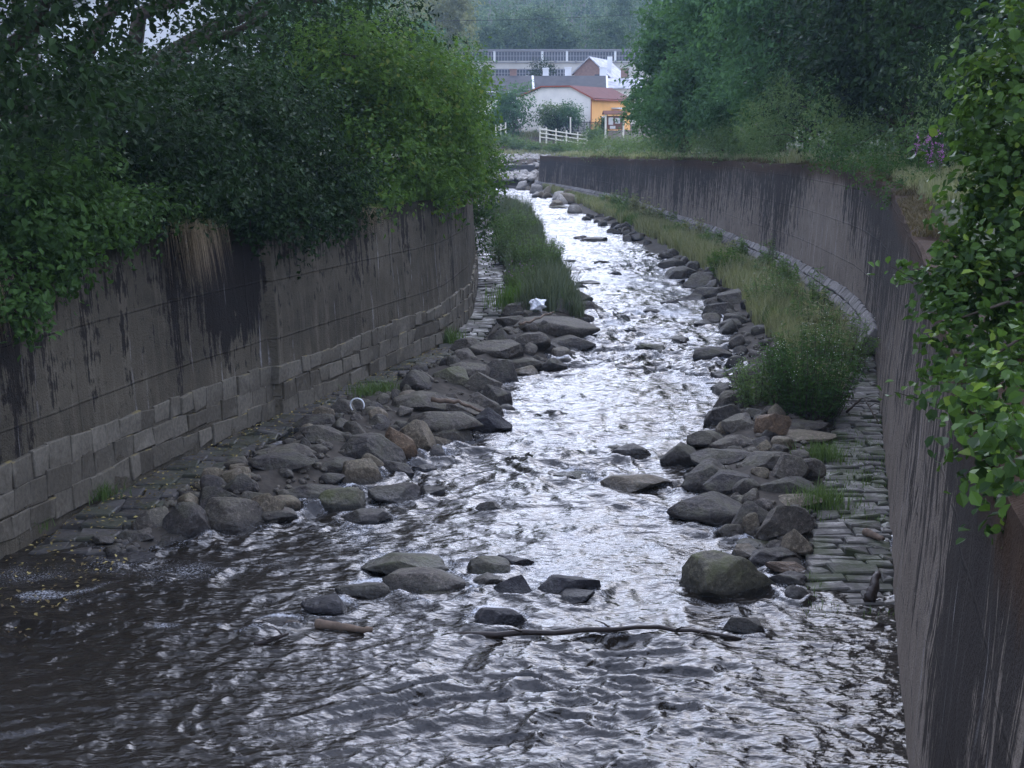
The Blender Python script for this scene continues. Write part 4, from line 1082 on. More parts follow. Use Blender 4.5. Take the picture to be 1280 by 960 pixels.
# moss tufts on the setts and weeds at the wall foot
pts, r = strip_pts(2600, 15, 30, RPATH, RW, lambda x, y: path_z_r(y) - 0.03 + 0 * x, 80, 1, 0.15)
tag(grass('path_grass', pts, r.uniform(.04, .13, len(pts)), np.full(len(pts), .006), .6, 'grass_g', 81), 'short grass sprouting between the setts of the right path', 'grass', kind='stuff')
def tuft(name, label, cat, base, n, spread, hgt, mat, seed, wd=0.007, lean=0.6, group=None):
    r = np.random.default_rng(seed); b = np.asarray(base, float)
    p = np.stack([r.normal(0, spread, n), r.normal(0, spread, n), np.zeros(n)], 1)
    v, f, g, t = blades(p, hgt * r.uniform(.5, 1.15, n), np.full(n, wd), lean, seed + 1)
    o = obj(name, v, [f, g], M[mat], attrs={'tone': t}); o.location = b
    return tag(o, label, cat, group)
def onbank(px, py):
    z = .15
    for _ in range(4):
        p = P(px, py, z); z = float(bank_z(p[0], p[1]))
    return (p[0], p[1], z)
tuft('grass_tuft', 'bright green grass tuft at the foot of the left bank reeds', 'grass tuft', onbank(655, 384), 650, .5, .85, 'leaf_bright', 90, .012, .5, 'grass tufts')
tuft('grass_tuft', 'low green tuft at the edge of the left path beside the slabs', 'grass tuft', onbank(470, 492), 420, .32, .28, 'grass_g', 91, .008, .9, 'grass tufts')
tuft('grass_tuft', 'small green tuft at the foot of the near left wall', 'grass tuft', onbank(125, 622), 240, .16, .28, 'grass_g', 92, .006, .8, 'grass tufts')
tuft('grass_tuft', 'small green tuft in the near left corner where the wall meets the water', 'grass tuft', onbank(38, 662), 160, .12, .25, 'grass_g', 95, .006, .8, 'grass tufts')
tuft('grass_tuft', 'green tuft between the near right boulders and the right path', 'grass tuft', onbank(1022, 634), 380, .22, .38, 'grass_g', 93, .007, .6, 'grass tufts')
tuft('grass_tuft', 'green tuft on the left edge of the right path by the long grey slab', 'grass tuft', onbank(1028, 575), 300, .2, .36, 'grass_g', 94, .007, .6, 'grass tufts')
tuft('grass_tuft', 'dark green tuft under the left wall beside the wet path', 'grass tuft', onbank(560, 428), 240, .25, .45, 'grass_g', 96, .010, .7, 'grass tufts')
# dry grass hanging from the left wall top
def hang(base, n, drop, spread, mat, seed, label):
    r = np.random.default_rng(seed); b = np.asarray(base, float)
    p = np.stack([r.normal(0, spread * .5, n), r.normal(0, spread, n), r.normal(0, .06, n)], 1)
    out = np.stack([r.uniform(.25, .75, n), r.normal(-.1, .25, n), np.zeros(n)], 1) * drop * .6
    L = drop * r.uniform(.4, 1.15, n)
    p1 = p + out * .6 + np.array([0, 0, 1]) * (.12 - L * .12)[:, None]; p2 = p + out * .95 - np.array([0, 0, 1]) * L[:, None]
    w = np.array([0, 1, 0]) * .006
    v = np.stack([p - w, p + w, p1 + w, p1 - w, p2], 1).reshape(-1, 3); q = np.arange(n)[:, None] * 5
    o = obj('hanging_grass', v, [q + np.array([[0, 1, 2, 3]]), q + np.array([[3, 2, 4]])], M[mat], attrs={'tone': np.repeat(r.uniform(0, 1, n), 5)})
    o.location = b
    return tag(o, label, 'grass tuft', 'dry grass hanging from the left wall')
bz = lambda Y, dz=0: (lw_face(Y) - 0.2, Y, LTOP(Y) + dz)
hang(bz(25.9, .15), 420, 1.15, .42, 'grass_dry', 97, 'large straw coloured tuft hanging over the left wall beside the black stain')
hang(bz(34.0, .0), 240, .7, .4, 'grass_dry', 98, 'faded grass tuft hanging over the left wall under the bright bush')
hang(bz(19.3, -.2), 200, .9, .3, 'grass_dry', 99, 'pale dry grass hanging at the left picture edge below the green shrub')

# tall leafy weeds, each a plant of stems and leaves
def weed(name, label, cat, base, h, rad, nst, nleaf, L, mat, seed, group=None, flower=None, nfl=0, aspect=.25, aw=1.0):
    r = np.random.default_rng(seed); root = empty(name, label, cat, base, r.uniform(0, 6), group)
    mb = MB(); C, N_, A = [], [], []; tips = []
    for i in range(nst):
        th = r.uniform(0, 6.28); q = math.sqrt(r.random()) * rad; hh = h * r.uniform(.6, 1.1) * (1 - .35 * q / rad)
        b = np.array([math.cos(th) * q * .5, math.sin(th) * q * .5, -.05]); e = np.array([math.cos(th) * q, math.sin(th) * q, hh])
        t = np.linspace(0, 1, 4)[:, None]; p = b + (e - b) * t; p[1:3] += r.normal(0, .03, (2, 3))
        mb.tube(p, [.007, .006, .005, .003], 3); tips.append(e)
        tt = r.uniform(.12, 1, nleaf); c = b + (e - b) * tt[:, None] + r.normal(0, .06 * aw, (nleaf, 3))
        C.append(c); a = r.normal(size=(nleaf, 3)); a[:, 2] = abs(a[:, 2]) * .5; A.append(a); N_.append(unit(r.normal(0, .6, (nleaf, 3)) + [0, 0, .7]))
    mb.build('stem', M['bark'], root)
    C, N_, A = np.concatenate(C), np.concatenate(N_), np.concatenate(A); n = len(C); ll = L * r.uniform(.6, 1.3, n)
    v, f, k = leafmesh(C, N_, A, ll, ll * aspect)
    obj('leaves', v, f, M[mat], root, attrs={'tone': np.repeat(np.clip(r.normal(.45, .25, n), 0, 1), k)})
    if flower:
        t = np.array(tips)[r.integers(0, nst, nfl)]; c = t + r.normal(0, 1, (nfl, 3)) * [.04, .04, .12]
        v, f, k = leafmesh(c, unit(r.normal(size=(nfl, 3)) + [0, -.4, .4]), r.normal(size=(nfl, 3)), np.full(nfl, .055 if flower == 'flower' else .03), np.full(nfl, .04 if flower == 'flower' else .026))
        fl_ = obj('flowers', v, f, M[flower], root, attrs={'tone': np.repeat(r.uniform(0, 1, nfl), k)}); fl_['kind'] = 'stuff'
    return root
weed('tall_weed', 'big dark green clump of tall weeds with tiny white flowers on the right bank', 'weed', onbank(1012, 518), 2.0, 1.15, 120, 46, .13, 'leaf_mid', 110, 'tall weeds', 'white_flower', 200)
weed('tall_weed', 'feathery weed clump left of the big dark clump, at the edge of the dry grass', 'weed', onbank(948, 506), 1.3, .8, 60, 34, .12, 'leaf_weed', 111, 'tall weeds', 'white_flower', 90)
weed('tall_weed', 'weed clump behind the big dark clump, next to the stone revetment', 'weed', onbank(1052, 462), 1.7, .9, 60, 34, .13, 'leaf_weed', 112, 'tall weeds', 'white_flower', 90)
weed('tall_weed', 'bright green weeds on the right bank above the bend of the waterline', 'weed', onbank(908, 345), 1.3, .9, 70, 30, .15, 'leaf_bright', 113, 'tall weeds')
weed('tall_weed', 'pale weed clump in the middle of the right bank grass', 'weed', onbank(962, 392), 1.5, .9, 60, 30, .13, 'leaf_weed', 114, 'tall weeds', 'white_flower', 60)
weed('tall_weed', 'slim weed standing highest against the right revetment', 'weed', onbank(960, 345), 1.9, .4, 22, 30, .13, 'leaf_weed', 115, 'tall weeds')
weed('tall_weed', 'weeds on the far right bank below the white lime patch on the wall', 'weed', onbank(840, 285), 1.2, 1.2, 50, 26, .2, 'leaf_weed', 116, 'tall weeds')
weed('tall_weed', 'green weeds on the far right bank where the wall runs straight', 'weed', onbank(778, 270), 1.1, 1.3, 50, 26, .2, 'leaf_weed', 121, 'tall weeds')
weed('tall_weed', 'dense clump of leafy weeds among the left bank reeds', 'weed', onbank(668, 345), 1.9, 1.3, 110, 40, .15, 'leaf_weed', 117, 'tall weeds')
weed('tall_weed', 'leafy weeds with faded pink heads in front of the reeds', 'weed', onbank(655, 372), 1.3, .8, 70, 36, .14, 'leaf_weed', 118, 'tall weeds', 'flower', 40)
weed('tall_weed', 'tall weeds farthest up the left bank beside the water', 'weed', onbank(643, 300), 2.0, 1.4, 90, 34, .19, 'leaf_weed', 119, 'tall weeds')
weed('tall_weed', 'tall weeds close to the hanging branches by the wet path', 'weed', onbank(632, 330), 2.1, .9, 80, 34, .15, 'leaf_weed', 123, 'tall weeds')
for i in range(24):
    y_ = float(36 + 80 * (i / 24) ** 1.2 + LR.uniform(-1, 1)); t_ = LR.uniform(.1, .75)
    x_ = float(RPATH(y_) + (RWAT(y_) - RPATH(y_)) * .45 * t_ + (RW(y_) - .9 - RPATH(y_)) * (1 - t_) * .8)
    weed('bank_weed', 'loose ragged pale weed rising from the faded grass of the right bank', 'weed', (x_, y_, float(bank_z(x_, y_))), LR.uniform(1.0, 2.1), LR.uniform(.5, .95), 34, 24, .14 + y_ * .001, ['leaf_weed', 'grass_y', 'leaf_weed'][i % 3], 300 + i, 'ragged weeds of the right bank')
p = D(1158, 215, 40)
weed('fireweed', 'clump of fireweed with purple flower spikes among the right bank brambles', 'flower', (p[0], p[1], p[2] - .3), 1.6, .4, 14, 22, .12, 'leaf_mid', 120, None, 'flower', 520)

# fallen leaves and seeds on the left path
n = 1500; y = 16 + 22 * LR.random(n); x = LW(y) + (LPATH(y) + .4 - LW(y)) * LR.random(n) ** 1.3
c = np.stack([x, y, np.maximum(path_z_l(y), 0.03) + .016 + 0 * y], 1)
v, f, k = leafmesh(c, unit(LR.normal(0, .25, (n, 3)) + [0, 0, 1]), LR.normal(size=(n, 3)), LR.uniform(.03, .085, n), LR.uniform(.025, .05, n))
tag(obj('fallen_leaves', v, f, M['litter'], attrs={'tone': np.repeat(LR.random(n) ** 1.5, k)}), 'yellow and brown fallen leaves scattered on the left path', 'fallen leaves', kind='stuff')

# ------------------------------------------------------------------ driftwood and litter
def stick(name, label, cat, pts, rad, mat, group='driftwood'):
    pts = np.array(pts, float); n = 14
    t = np.linspace(0, len(pts) - 1, n); q = np.stack([np.interp(t, range(len(pts)), pts[:, k]) for k in range(3)], 1)
    r = np.random.default_rng(int(abs(pts[0, 0] * 100)) + n); q += r.normal(0, rad * .45, q.shape) * min(1, np.linalg.norm(pts[-1] - pts[0]) / 2.5)
    mb = MB(); mb.tube(q - q[n // 2], np.linspace(rad * 1.15, rad * .6, n) * r.uniform(.9, 1.1, n), 8)
    if 'branch' in name:
        for j in (3, 6, 9, 11):
            e = q[j] - q[n // 2]; g = np.array([r.uniform(-.35, .35), r.uniform(-.3, .1), r.uniform(.02, .14)]); mb.tube([e, e + g * .5 + [0, 0, .02], e + g], [rad * .4, rad * .3, rad * .12], 5)
    o = mb.build(name, M[mat], smooth=True); o.location = q[n // 2]
    return tag(o, label, cat, group)
w = lambda x, y, z: P(x, y, z)
stick('branch', 'long dark branch lying across the stream behind the smooth water', 'branch', [w(560, 794, .03), w(640, 792, .07), w(740, 790, .10), (w(820, 784, .10)), w(870, 790, .07), w(925, 800, .02)], .034, 'wood_dark')
stick('log', 'short straight brown log afloat left of the long branch', 'log', [w(394, 780, .05), w(430, 784, .05), w(466, 788, .03)], .055, 'wood')
stick('branch', 'crooked dark stick in the water beside the low black stone', 'branch', [w(318, 806, .02), w(340, 800, .06), w(360, 792, .07)], .03, 'wood_dark')
pz = lambda x, y, dz: np.array(onbank(x, y)) + [0, 0, dz]
stick('driftwood_pole', 'weathered pole resting on the left bank slabs down to the waterline', 'driftwood', [pz(540, 518, .32), pz(575, 523, .34), pz(612, 538, .32)], .045, 'wood')
stick('driftwood_stick', 'thin stick lying over stones below the white plastic bag', 'driftwood', [pz(650, 424, .4), pz(675, 418, .5), pz(692, 412, .5)], .035, 'wood')
stick('branch', 'bare forked branch dropped at the head of the right path', 'branch', [pz(1058, 522, .12), pz(1078, 516, .35), pz(1098, 538, .14)], .022, 'bark')
stick('log', 'cut log lying against the right wall on the path', 'log', [pz(1082, 671, .07), pz(1104, 680, .07)], .055, 'wood')
stick('tree_stump', 'dark ragged piece of timber propped at the right wall by the drowned path', 'driftwood', [w(1086, 752, .02), w(1092, 735, .16), w(1097, 716, .30)], .075, 'wood_dark')
c = np.array(onbank(444, 524)); q = np.linspace(-.2, 3.6, 14)
mb = MB(); mb.tube(np.stack([np.cos(q) * .20 - .02 + .04 * q, np.sin(q * .5) * .05, .25 + np.sin(q) * .17], 1), .016, 6)
o = mb.build('plastic_hoop', M['plastic'], smooth=True); o.location = c
tag(o, 'bent white plastic hoop stuck among the left bank slabs', 'plastic hoop')
v, f = icosphere(3); v = v * (1 + .5 * fbm(v[:, 0] * 2.2, v[:, 1] * 2.2, v[:, 2] * 2.2, 5, 4))[:, None] * [.24, .2, .16]
o = obj('plastic_bag', v, f, M['plastic'], smooth=False); o.location = np.array(onbank(670, 397)) + [0, -.1, .42]
tag(o, 'crumpled white plastic bag lying on the left bank stones', 'plastic bag')

# ------------------------------------------------------------------ the village beyond the bend
def frame(root, o): return o
# cream and orange house with a red roof
C0 = D(738, 166, 188); C0[2] = far_z(np.array(C0[0]), np.array(C0[1])) - 0.1
hs = empty('village_house', 'low cream house with orange side wall and red roof behind the rail fence', 'house', tuple(C0), RAD(-28), 'village houses')
# local: -x runs along the cream gable wall, +y along the orange side wall
prof = [(0, -1), (0, 4.75), (-2.9, 6.15), (-7.2, 6.15), (-10.2, 5.0), (-10.2, -1)]
mb = MB(); mb.prism(prof, (1, 0, 0), (0, 0, 1), (-0.02, 0, 0), (0, 13, 0)); mb.build('wall', M['plaster'], hs)
mb = MB(); mb.box(-0.01, 0.06, 0.05, 13, -1, 4.7); mb.build('side_wall', M['orange'], hs)['label'] = 'orange side wall'
t_ = 0.16
rp = [(0.55, 4.55), (-2.9, 6.22), (-7.2, 6.22), (-10.6, 4.95), (-10.6, 5.12), (-7.15, 6.22 + t_), (-2.85, 6.22 + t_), (0.55, 4.55 + t_)]
mb = MB(); mb.prism(rp, (1, 0, 0), (0, 0, 1), (0, -0.35, 0), (0, 13.6, 0)); rf = mb.build('roof', M['roof_red'], hs)
mb = MB(); mb.prism([(a, b - .03) for a, b in rp], (1, 0, 0), (0, 0, 1), (0, -0.42, 0), (0, 0.06, 0)); mb.build('verge', M['trim_red'], rf)
mb = MB(); mb.tube([(.62, -.3, 4.5), (.62, 13.2, 4.5)], .08, 6); mb.tube([(.12, -.05, 4.5), (.12, -.05, -.9)], .06, 6); mb.build('gutter', M['trim_red'], hs)
for y0, y1 in ((3.4, 6.6), (8.6, 10.6)):
    mb = MB(); mb.box(.06, .12, y0, y1, 1.0, 2.3); wn = mb.build('window', M['glass'], hs)
    mb = MB()
    for a, b, c, d in ((y0 - .1, y0 + .06, .95, 2.4), (y1 - .06, y1 + .1, .95, 2.4), (y0, y1, .92, 1.04), (y0, y1, 2.27, 2.4), ((y0 + y1) / 2 - .06, (y0 + y1) / 2 + .06, 1, 2.3)): mb.box(.1, .17 if b - a > 1 else .165, a, b, c, d)
    mb.build('frame', M['white'], wn)
mb = MB(); mb.box(.08, 1.0, 6.5, 9.5, 3.4, 3.6); mb.build('canopy', M['white'], hs)

def gz(x, y): return float(far_z(np.array(float(x)), np.array(float(y))))
def house(name, label, px0, px1, Y, dep, zr, ze, wmat, rmat, chim=(), rz=0.0, group='village houses', windows=()):
    x0, x1 = D(px0, 100, Y)[0], D(px1, 100, Y)[0]; cx = (x0 + x1) / 2; w2 = (x1 - x0) / 2
    g = gz(cx, Y) - .8
    h = empty(name, label, 'house', (cx, Y, g), rz, group)
    a, b = ze - g, zr - g
    mb = MB(); mb.prism([(0, 0), (0, a), (dep / 2, b - .1), (dep, a), (dep, 0)], (0, 1, 0), (0, 0, 1), (-w2, 0, 0), (2 * w2, 0, 0)); mb.build('wall', M[wmat], h)
    mb = MB(); sl = (b - a) / (dep / 2)
    mb.prism([(-.5, a - .5 * sl), (dep / 2, b), (dep + .5, a - .5 * sl), (dep + .5, a - .5 * sl + .18), (dep / 2, b + .18), (-.5, a - .5 * sl + .18)], (0, 1, 0), (0, 0, 1), (-w2 - .4, 0, 0), (2 * w2 + .8, 0, 0))
    rf = mb.build('roof', M[rmat], h)
    mb = MB()
    for s in (-1, 1):
        xx = s * (w2 + .42); mb.prism([(-.52, a - .5 * sl - .02), (dep / 2, b - .02), (dep / 2, b + .22), (-.52, a - .5 * sl + .22)], (0, 1, 0), (0, 0, 1), (xx - .15, 0, 0), (.3, 0, 0))
    mb.build('verge', M['white'], rf)
    for cpx, hh, ww, mt in chim:
        xx = D(cpx, 100, Y + dep * .4)[0] - cx
        mb = MB(); mb.box(xx - ww / 2, xx + ww / 2, dep * .5, dep * .5 + ww, a, b + hh); mb.box(xx - ww / 2 - .08, xx + ww / 2 + .08, dep * .5 - .08, dep * .5 + ww + .08, b + hh, b + hh + .18)
        mb.build('chimney', M[mt], rf)
    for wx, wz in windows:
        mb = MB(); mb.box(wx - .55, wx + .55, -.04, .05, wz, wz + 1.3); q = mb.build('window', M['glass'], h)
        mb = MB(); mb.box(wx - .65, wx - .53, -.08, .0, wz - .1, wz + 1.4); mb.box(wx + .53, wx + .65, -.08, .0, wz - .1, wz + 1.4); mb.box(wx - .53, wx + .53, -.08, 0, wz + 1.28, wz + 1.4); mb.box(wx - .53, wx + .53, -.09, 0, wz - .12, wz); mb.box(wx - .05, wx + .05, -.07, 0, wz, wz + 1.28)
        mb.build('frame', M['white'], q)
    return h
zz = lambda py, Y: float(D(640, py, Y)[2])
house('village_house', 'grey roofed house at the left behind the round tree', 604, 664, 212, 9, zz(96, 216), zz(118, 212), 'plaster', 'roof_grey', [(643, 1.0, 1.0, 'brick')], RAD(2), windows=[(-2.4, 4.6), (.8, 4.6)])
house('village_house', 'long grey roofed house with two white chimneys behind the cream house', 661, 756, 216, 9, zz(96, 220), zz(118, 216), 'plaster', 'roof_grey', [(681, 1.2, .9, 'plaster_w'), (709, 1.3, 1.0, 'plaster_w')], RAD(-2))
house('village_house', 'pale roofed house behind the orange wall, its chimneys beside the dark trees', 738, 800, 222, 8, zz(99, 226), zz(110, 222), 'plaster', 'roof_pale', [(752, 1.7, 1.1, 'plaster_w'), (779, 1.5, 1.2, 'brick')], RAD(-4))
# brick gable house with a weathered roof
gx = D(722, 100, 236); g0 = gz(gx[0], 236) - .5
hb = empty('village_house', 'tall brick gabled house with a patchy weathered white roof', 'house', (gx[0], 236, g0), RAD(-18), 'village houses')
zt, zl = zz(74, 240) - g0, zz(91, 236) - g0
mb = MB(); mb.prism([(0, 0), (0, zl), (2.6, zt - .1), (5.4, zl - .4), (5.4, 0)], (1, 0, 0), (0, 0, 1), (-.6, 0, 0), (0, 13, 0)); mb.build('wall', M['brick'], hb)
sl = (zt - zl) / 2.6
mb = MB(); mb.prism([(-.4, zl - .4 * sl), (2.6, zt), (6.4, zl - 1.0), (6.4, zl - .8), (2.6, zt + .22), (-.4, zl - .4 * sl + .22)], (1, 0, 0), (0, 0, 1), (-.6, -.4, 0), (0, 13.8, 0)); rb_ = mb.build('roof', M['roof_pale'], hb)
mb = MB(); mb.box(4.2, 4.9, 3, 3.7, zl - 1, zt + .3); mb.build('chimney', M['plaster_w'], rb_)
mb = MB(); mb.box(2.9, 3.7, -.05, .02, zl - 1.6, zl - .3); mb.build('window', M['glass'], hb)

# long factory with two bands of glazing
FY = 262; fx0, fx1 = D(575, 70, FY)[0], D(815, 70, FY)[0]; g0 = gz(5, FY) - 1; cx = (fx0 + fx1) / 2; hw = (fx1 - fx0) / 2
fa = empty('factory', 'long pale factory with two bands of dark glazing under the wooded hill', 'factory', (cx, FY, g0))
zf = lambda py: zz(py, FY) - g0
mb = MB(); mb.box(-hw, hw, 0, 18, 0, zf(63.5)); mb.build('wall', M['concrete'], fa)
mb = MB(); mb.box(-hw - .3, hw + .3, -.35, 18.3, zf(63.5) + .003, zf(61.6)); mb.build('roof', M['mullion'], fa)
xr = lambda px: D(px, 70, FY)[0] - cx
for px0, px1, fr in ((579, 618, 'pale'), (619.5, 676, 'dark'), (679, 708, 'pale'), (709.5, 768, 'dark'), (770, 812, 'dark')):
    for (pa, pb_) in ((64, 76), (86, 97)):
        if pa == 86 and px0 > 700: continue
        mb = MB(); mb.box(xr(px0), xr(px1), -.06, .05, zf(pb_), zf(pa)); wn = mb.build('window_band', M['glass'], fa)
        mb = MB(); n = int((px1 - px0) / 3.6); st = .09 if fr == 'dark' else .16
        for i in range(n + 1):
            x = xr(px0) + (xr(px1) - xr(px0)) * i / n; mb.box(x - st / 2, x + st / 2, -.14, -.055, zf(pb_), zf(pa))
        mb.box(xr(px0), xr(px1), -.135, -.052, zf(pa) - .15, zf(pa)); mb.box(xr(px0), xr(px1), -.13, -.05, (zf(pa) + zf(pb_)) / 2 - .05, (zf(pa) + zf(pb_)) / 2 + .05)
        mb.build('frame', M['mullion'], wn)
for px in (618, 678, 708.6, 769): 
    mb = MB(); mb.box(xr(px) - .2, xr(px) + .2, -.25, -.005, zf(77), zf(63.5) - .01); mb.build('pilaster', M['white'], fa)
mb = MB()
for i in range(9): 
    x = -hw + 3 + i * (2 * hw - 6) / 8; mb.tube([(x, -.28, zf(78.5)), (x, -.28, zf(75.5))], .16, 6)
mb.box(-hw, hw, -.32, -.07, zf(78.4), zf(77.6)); mb.build('ledge', M['mullion'], fa)

# house glimpsed through the foliage at the top left
p = D(190, 40, 75)
gh = empty('white_house', 'white house glimpsed through a gap in the dark foliage at top left', 'house', (p[0], 75, 5), RAD(12), 'village houses')
mb = MB(); mb.prism([(-5.5, -1), (-5.5, 6.4), (0, 9.5), (5.5, 6.4), (5.5, -1)], (1, 0, 0), (0, 0, 1), (0, 0, 0), (0, 9, 0)); mb.build('wall', M['plaster_w'], gh)
mb = MB(); mb.prism([(-6.1, 6.1), (0, 9.55), (6.1, 6.1), (6.1, 6.3), (0, 9.8), (-6.1, 6.3)], (1, 0, 0), (0, 0, 1), (0, -.4, 0), (0, 9.8, 0)); mb.build('roof', M['roof_grey'], gh)
for x in (-2.6, 2.2):
    mb = MB(); mb.box(x - .6, x + .6, -.05, .05, 3, 4.5); q = mb.build('window', M['glass'], gh)
    mb = MB(); mb.box(x - .72, x - .58, -.1, 0, 2.9, 4.6); mb.box(x + .58, x + .72, -.1, 0, 2.9, 4.6); mb.box(x - .58, x + .58, -.1, 0, 4.48, 4.6); mb.box(x - .58, x + .58, -.1, 0, 2.9, 3.02); mb.build('frame', M['white'], q)

# white rail fence on the bank, in two runs
def railfence(label, pts, h, rails=3):
    pts = [np.array(q, float) for q in pts]; root = empty('rail_fence', label, 'fence', tuple(pts[0]), 0, 'pale rail fences'); root['kind'] = 'thing'
    for q in pts:
        a = q - pts[0]; mb = MB(); mb.box(a[0] - .09, a[0] + .09, a[1] - .09, a[1] + .09, a[2] - .4, a[2] + h + .12); mb.build('post', M['rail'], root)
    for k in range(rails):
        mb = MB(); z = h * (k + .55) / rails
        for a, b in zip(pts[:-1], pts[1:]): mb.tube([a - pts[0] + [0, -.1, z], b - pts[0] + [0, -.1, z]], .075, 6)
        mb.build('rail', M['rail'], root)
railfence('pale timber rail fence on top of the earth bank below the cream house', [D(x, y, Y) for x, y, Y in ((675, 174, 178), (683, 175, 177.5), (695, 177, 177), (708, 179, 176.5), (722, 181, 176), (733, 182, 175.5), (735, 178, 178))], 1.45)
railfence('short broken piece of rail fence left of the round tree on the bank', [D(x, y, Y) for x, y, Y in ((620, 166, 184), (626, 165, 184), (632, 163, 184))], .9, 2)
# dark mesh fence and a pole
root = empty('mesh_fence', 'dark wire fence in front of the cream house corner', 'fence', tuple(D(708, 166, 184))); root['kind'] = 'thing'
o0 = np.array(root.location); a, b = D(708, 166, 184) - o0, D(752, 168, 184) - o0
for i in range(7):
    q = a + (b - a) * i / 6; mb = MB(); mb.box(q[0] - .05, q[0] + .05, -.05, .05, q[2] - .3, q[2] + 1.7); mb.build('post', M['iron'], root)
mb = MB()
for i in range(56):
    q = a + (b - a) * i / 55; mb.box(q[0] - .018, q[0] + .018, -.018, .018, q[2], q[2] + 1.55)
mb.box(a[0], b[0], -.03, .03, b[2] + 1.5, b[2] + 1.56); mb.box(a[0], b[0], -.03, .03, b[2] + .5, b[2] + .55); mb.build('wire_mesh', M['iron'], root)
mb = MB(); mb.tube([(0, 0, -.4), (0, 0, 1.7)], .09, 8); mb.tube([(0, 0, 1.68), (0, 0, 1.76)], .12, 8)
o = mb.build('concrete_post', M['rail']); o.location = D(713, 164, 182); tag(o, 'single pale post standing before the dark wire fence', 'post')
# notice board shelter beside the orange wall
nb = empty('notice_board', 'brown roofed notice board with pale posters beside the orange wall', 'notice board', tuple(D(768, 167, 180)), RAD(10))
mb = MB(); mb.box(-1.25, -1.05, -.1, .1, -.6, 2.4); mb.build('post', M['rail'], nb); mb = MB(); mb.box(1.05, 1.25, -.1, .1, -.6, 2.4); mb.build('post', M['rail'], nb)
mb = MB(); mb.box(-1.05, 1.05, -.06, .06, .5, 2.2); pn = mb.build('panel', M['brown'], nb)
for a, b, c, d in ((-.8, -.2, 1.1, 2.0), (.05, .7, 1.25, 1.95), (-.6, .1, .6, .95)):
    mb = MB(); mb.box(a, b, -.085, -.062, c, d); mb.build('poster', M['paper'], pn)
mb = MB(); mb.prism([(-.55, 2.35), (0, 2.75), (.55, 2.35), (.55, 2.43), (0, 2.85), (-.55, 2.43)], (0, 1, 0), (0, 0, 1), (-1.5, 0, 0), (3, 0, 0)); mb.build('roof', M['brown'], nb)
# low pale parapet at the left of the round tree
p = D(616, 163, 190)
o = MB(); o.box(-2.2, 2.2, 0, .35, -1.2, 1.0); o.box(-2.35, 2.35, -.08, .43, 1.003, 1.2); o = o.build('parapet_wall', M['plaster_w']); o.location = p
tag(o, 'low whitish parapet wall left of the round tree on the bank', 'wall', kind='thing')
# short wall and rubble at the bend
x0, x1 = D(626, 200, 161)[0], D(668, 200, 161)[0]
o = MB(); o.box(x0, x1, 0, 1.0, -2.5, 2.15); o.box(x0 - .1, x1 + .1, -.08, 1.1, 2.152, 2.32); o = o.build('bend_wall', M['roof_grey']); o.location = (0, 161, 0)
tag(o, 'short grey river wall facing us where the river bends left', 'wall', kind='thing')
r = np.random.default_rng(140); VV, FF, n0 = [], [], 0; ic = icosphere(2)
for i in range(900):
    x, y = r.uniform(-5, 6), r.uniform(154, 173); s = r.uniform(.15, .5) if y > 163 else r.uniform(.3, 1.0)
    if y < 163 and x > 3: continue
    v = boulder(7000 + i, ic, s, s, s * .6, 6) + [x, y, gz(x, y) + s * .1]; VV.append(v); FF.append(ic[1] + n0); n0 += len(v)
tag(obj('rubble', np.concatenate(VV), np.concatenate(FF), M['rock_p'], smooth=True), 'pale stone rubble strewn on the bank at the river bend', 'rubble', kind='stuff')

# trees and bushes round the village
def ftree(name, label, px, py, Y, rx, rz, mat, n, L, seed, cone=0.0, group='village trees', cat='tree', bark='bark'):
    c = D(px, py, Y); g = gz(c[0], Y); r = np.random.default_rng(seed)
    bl = [(c[0], Y, c[2], rx * .8, rx * .8, rz * .85)]
    for q in range(7):
        th, t = r.uniform(0, 6.28), r.uniform(-.75, .75); k = (1 - cone * (t + .75) / 1.5)
        bl.append((c[0] + math.cos(th) * rx * .5 * k, Y + math.sin(th) * rx * .5 * k, c[2] + t * rz, rx * .5 * k, rx * .5 * k, rz * .3))
    return plant(name, label, cat, (c[0], Y, g), bl, n, 12, L, mat, group, .14, 'crown' if cat == 'tree' else 'foliage', 'trunk' if cat == 'tree' else 'stem', ends=[np.array([c[0], Y, c[2] + rz * .6]), np.array([c[0] + rx * .3, Y, c[2]]), np.array([c[0] - rx * .3, Y, c[2] + rz * .1])], seed=seed, clump=.7, bark=bark)
ftree('broadleaf_tree', 'round green tree on the bank in front of the grey roofed house', 641, 134, 186, 3.4, 3.9, 'leaf_far', 520, .34, 160, .4)
ftree('shrub', 'light green shrub against the cream gable wall', 688, 143, 185, 1.9, 1.9, 'leaf_weed', 200, .3, 161, 0, 'village shrubs', 'shrub')
ftree('shrub', 'dark pointed shrub at the middle of the cream house wall', 711, 146, 184.5, 1.9, 2.0, 'leaf_far', 240, .28, 162, .4, 'village shrubs', 'shrub')
ftree('shrub', 'purplish dark bush low in front of the cream house', 697, 154, 184.8, 1.7, 1.0, 'leaf_dark', 160, .26, 163, 0, 'village shrubs', 'shrub')
ftree('hedge', 'clipped green hedge column beside the orange wall window', 753, 158, 182, .75, 1.2, 'leaf_mid', 120, .22, 164, 0, 'village shrubs', 'shrub')
ftree('shrub', 'bush at the end of the rail fence beside the right bank', 742, 172, 176, 1.3, 1.0, 'leaf_weed', 140, .25, 165, 0, 'village shrubs', 'shrub')
ftree('shrub', 'weedy bush on the earth bank under the rail fence', 712, 186, 172, 1.6, .5, 'leaf_weed', 120, .24, 166, 0, 'village shrubs', 'shrub')
ftree('shrub', 'bush left of the round tree near the low parapet', 611, 150, 188, 1.5, 1.4, 'leaf_far', 140, .28, 168, 0, 'village shrubs', 'shrub')
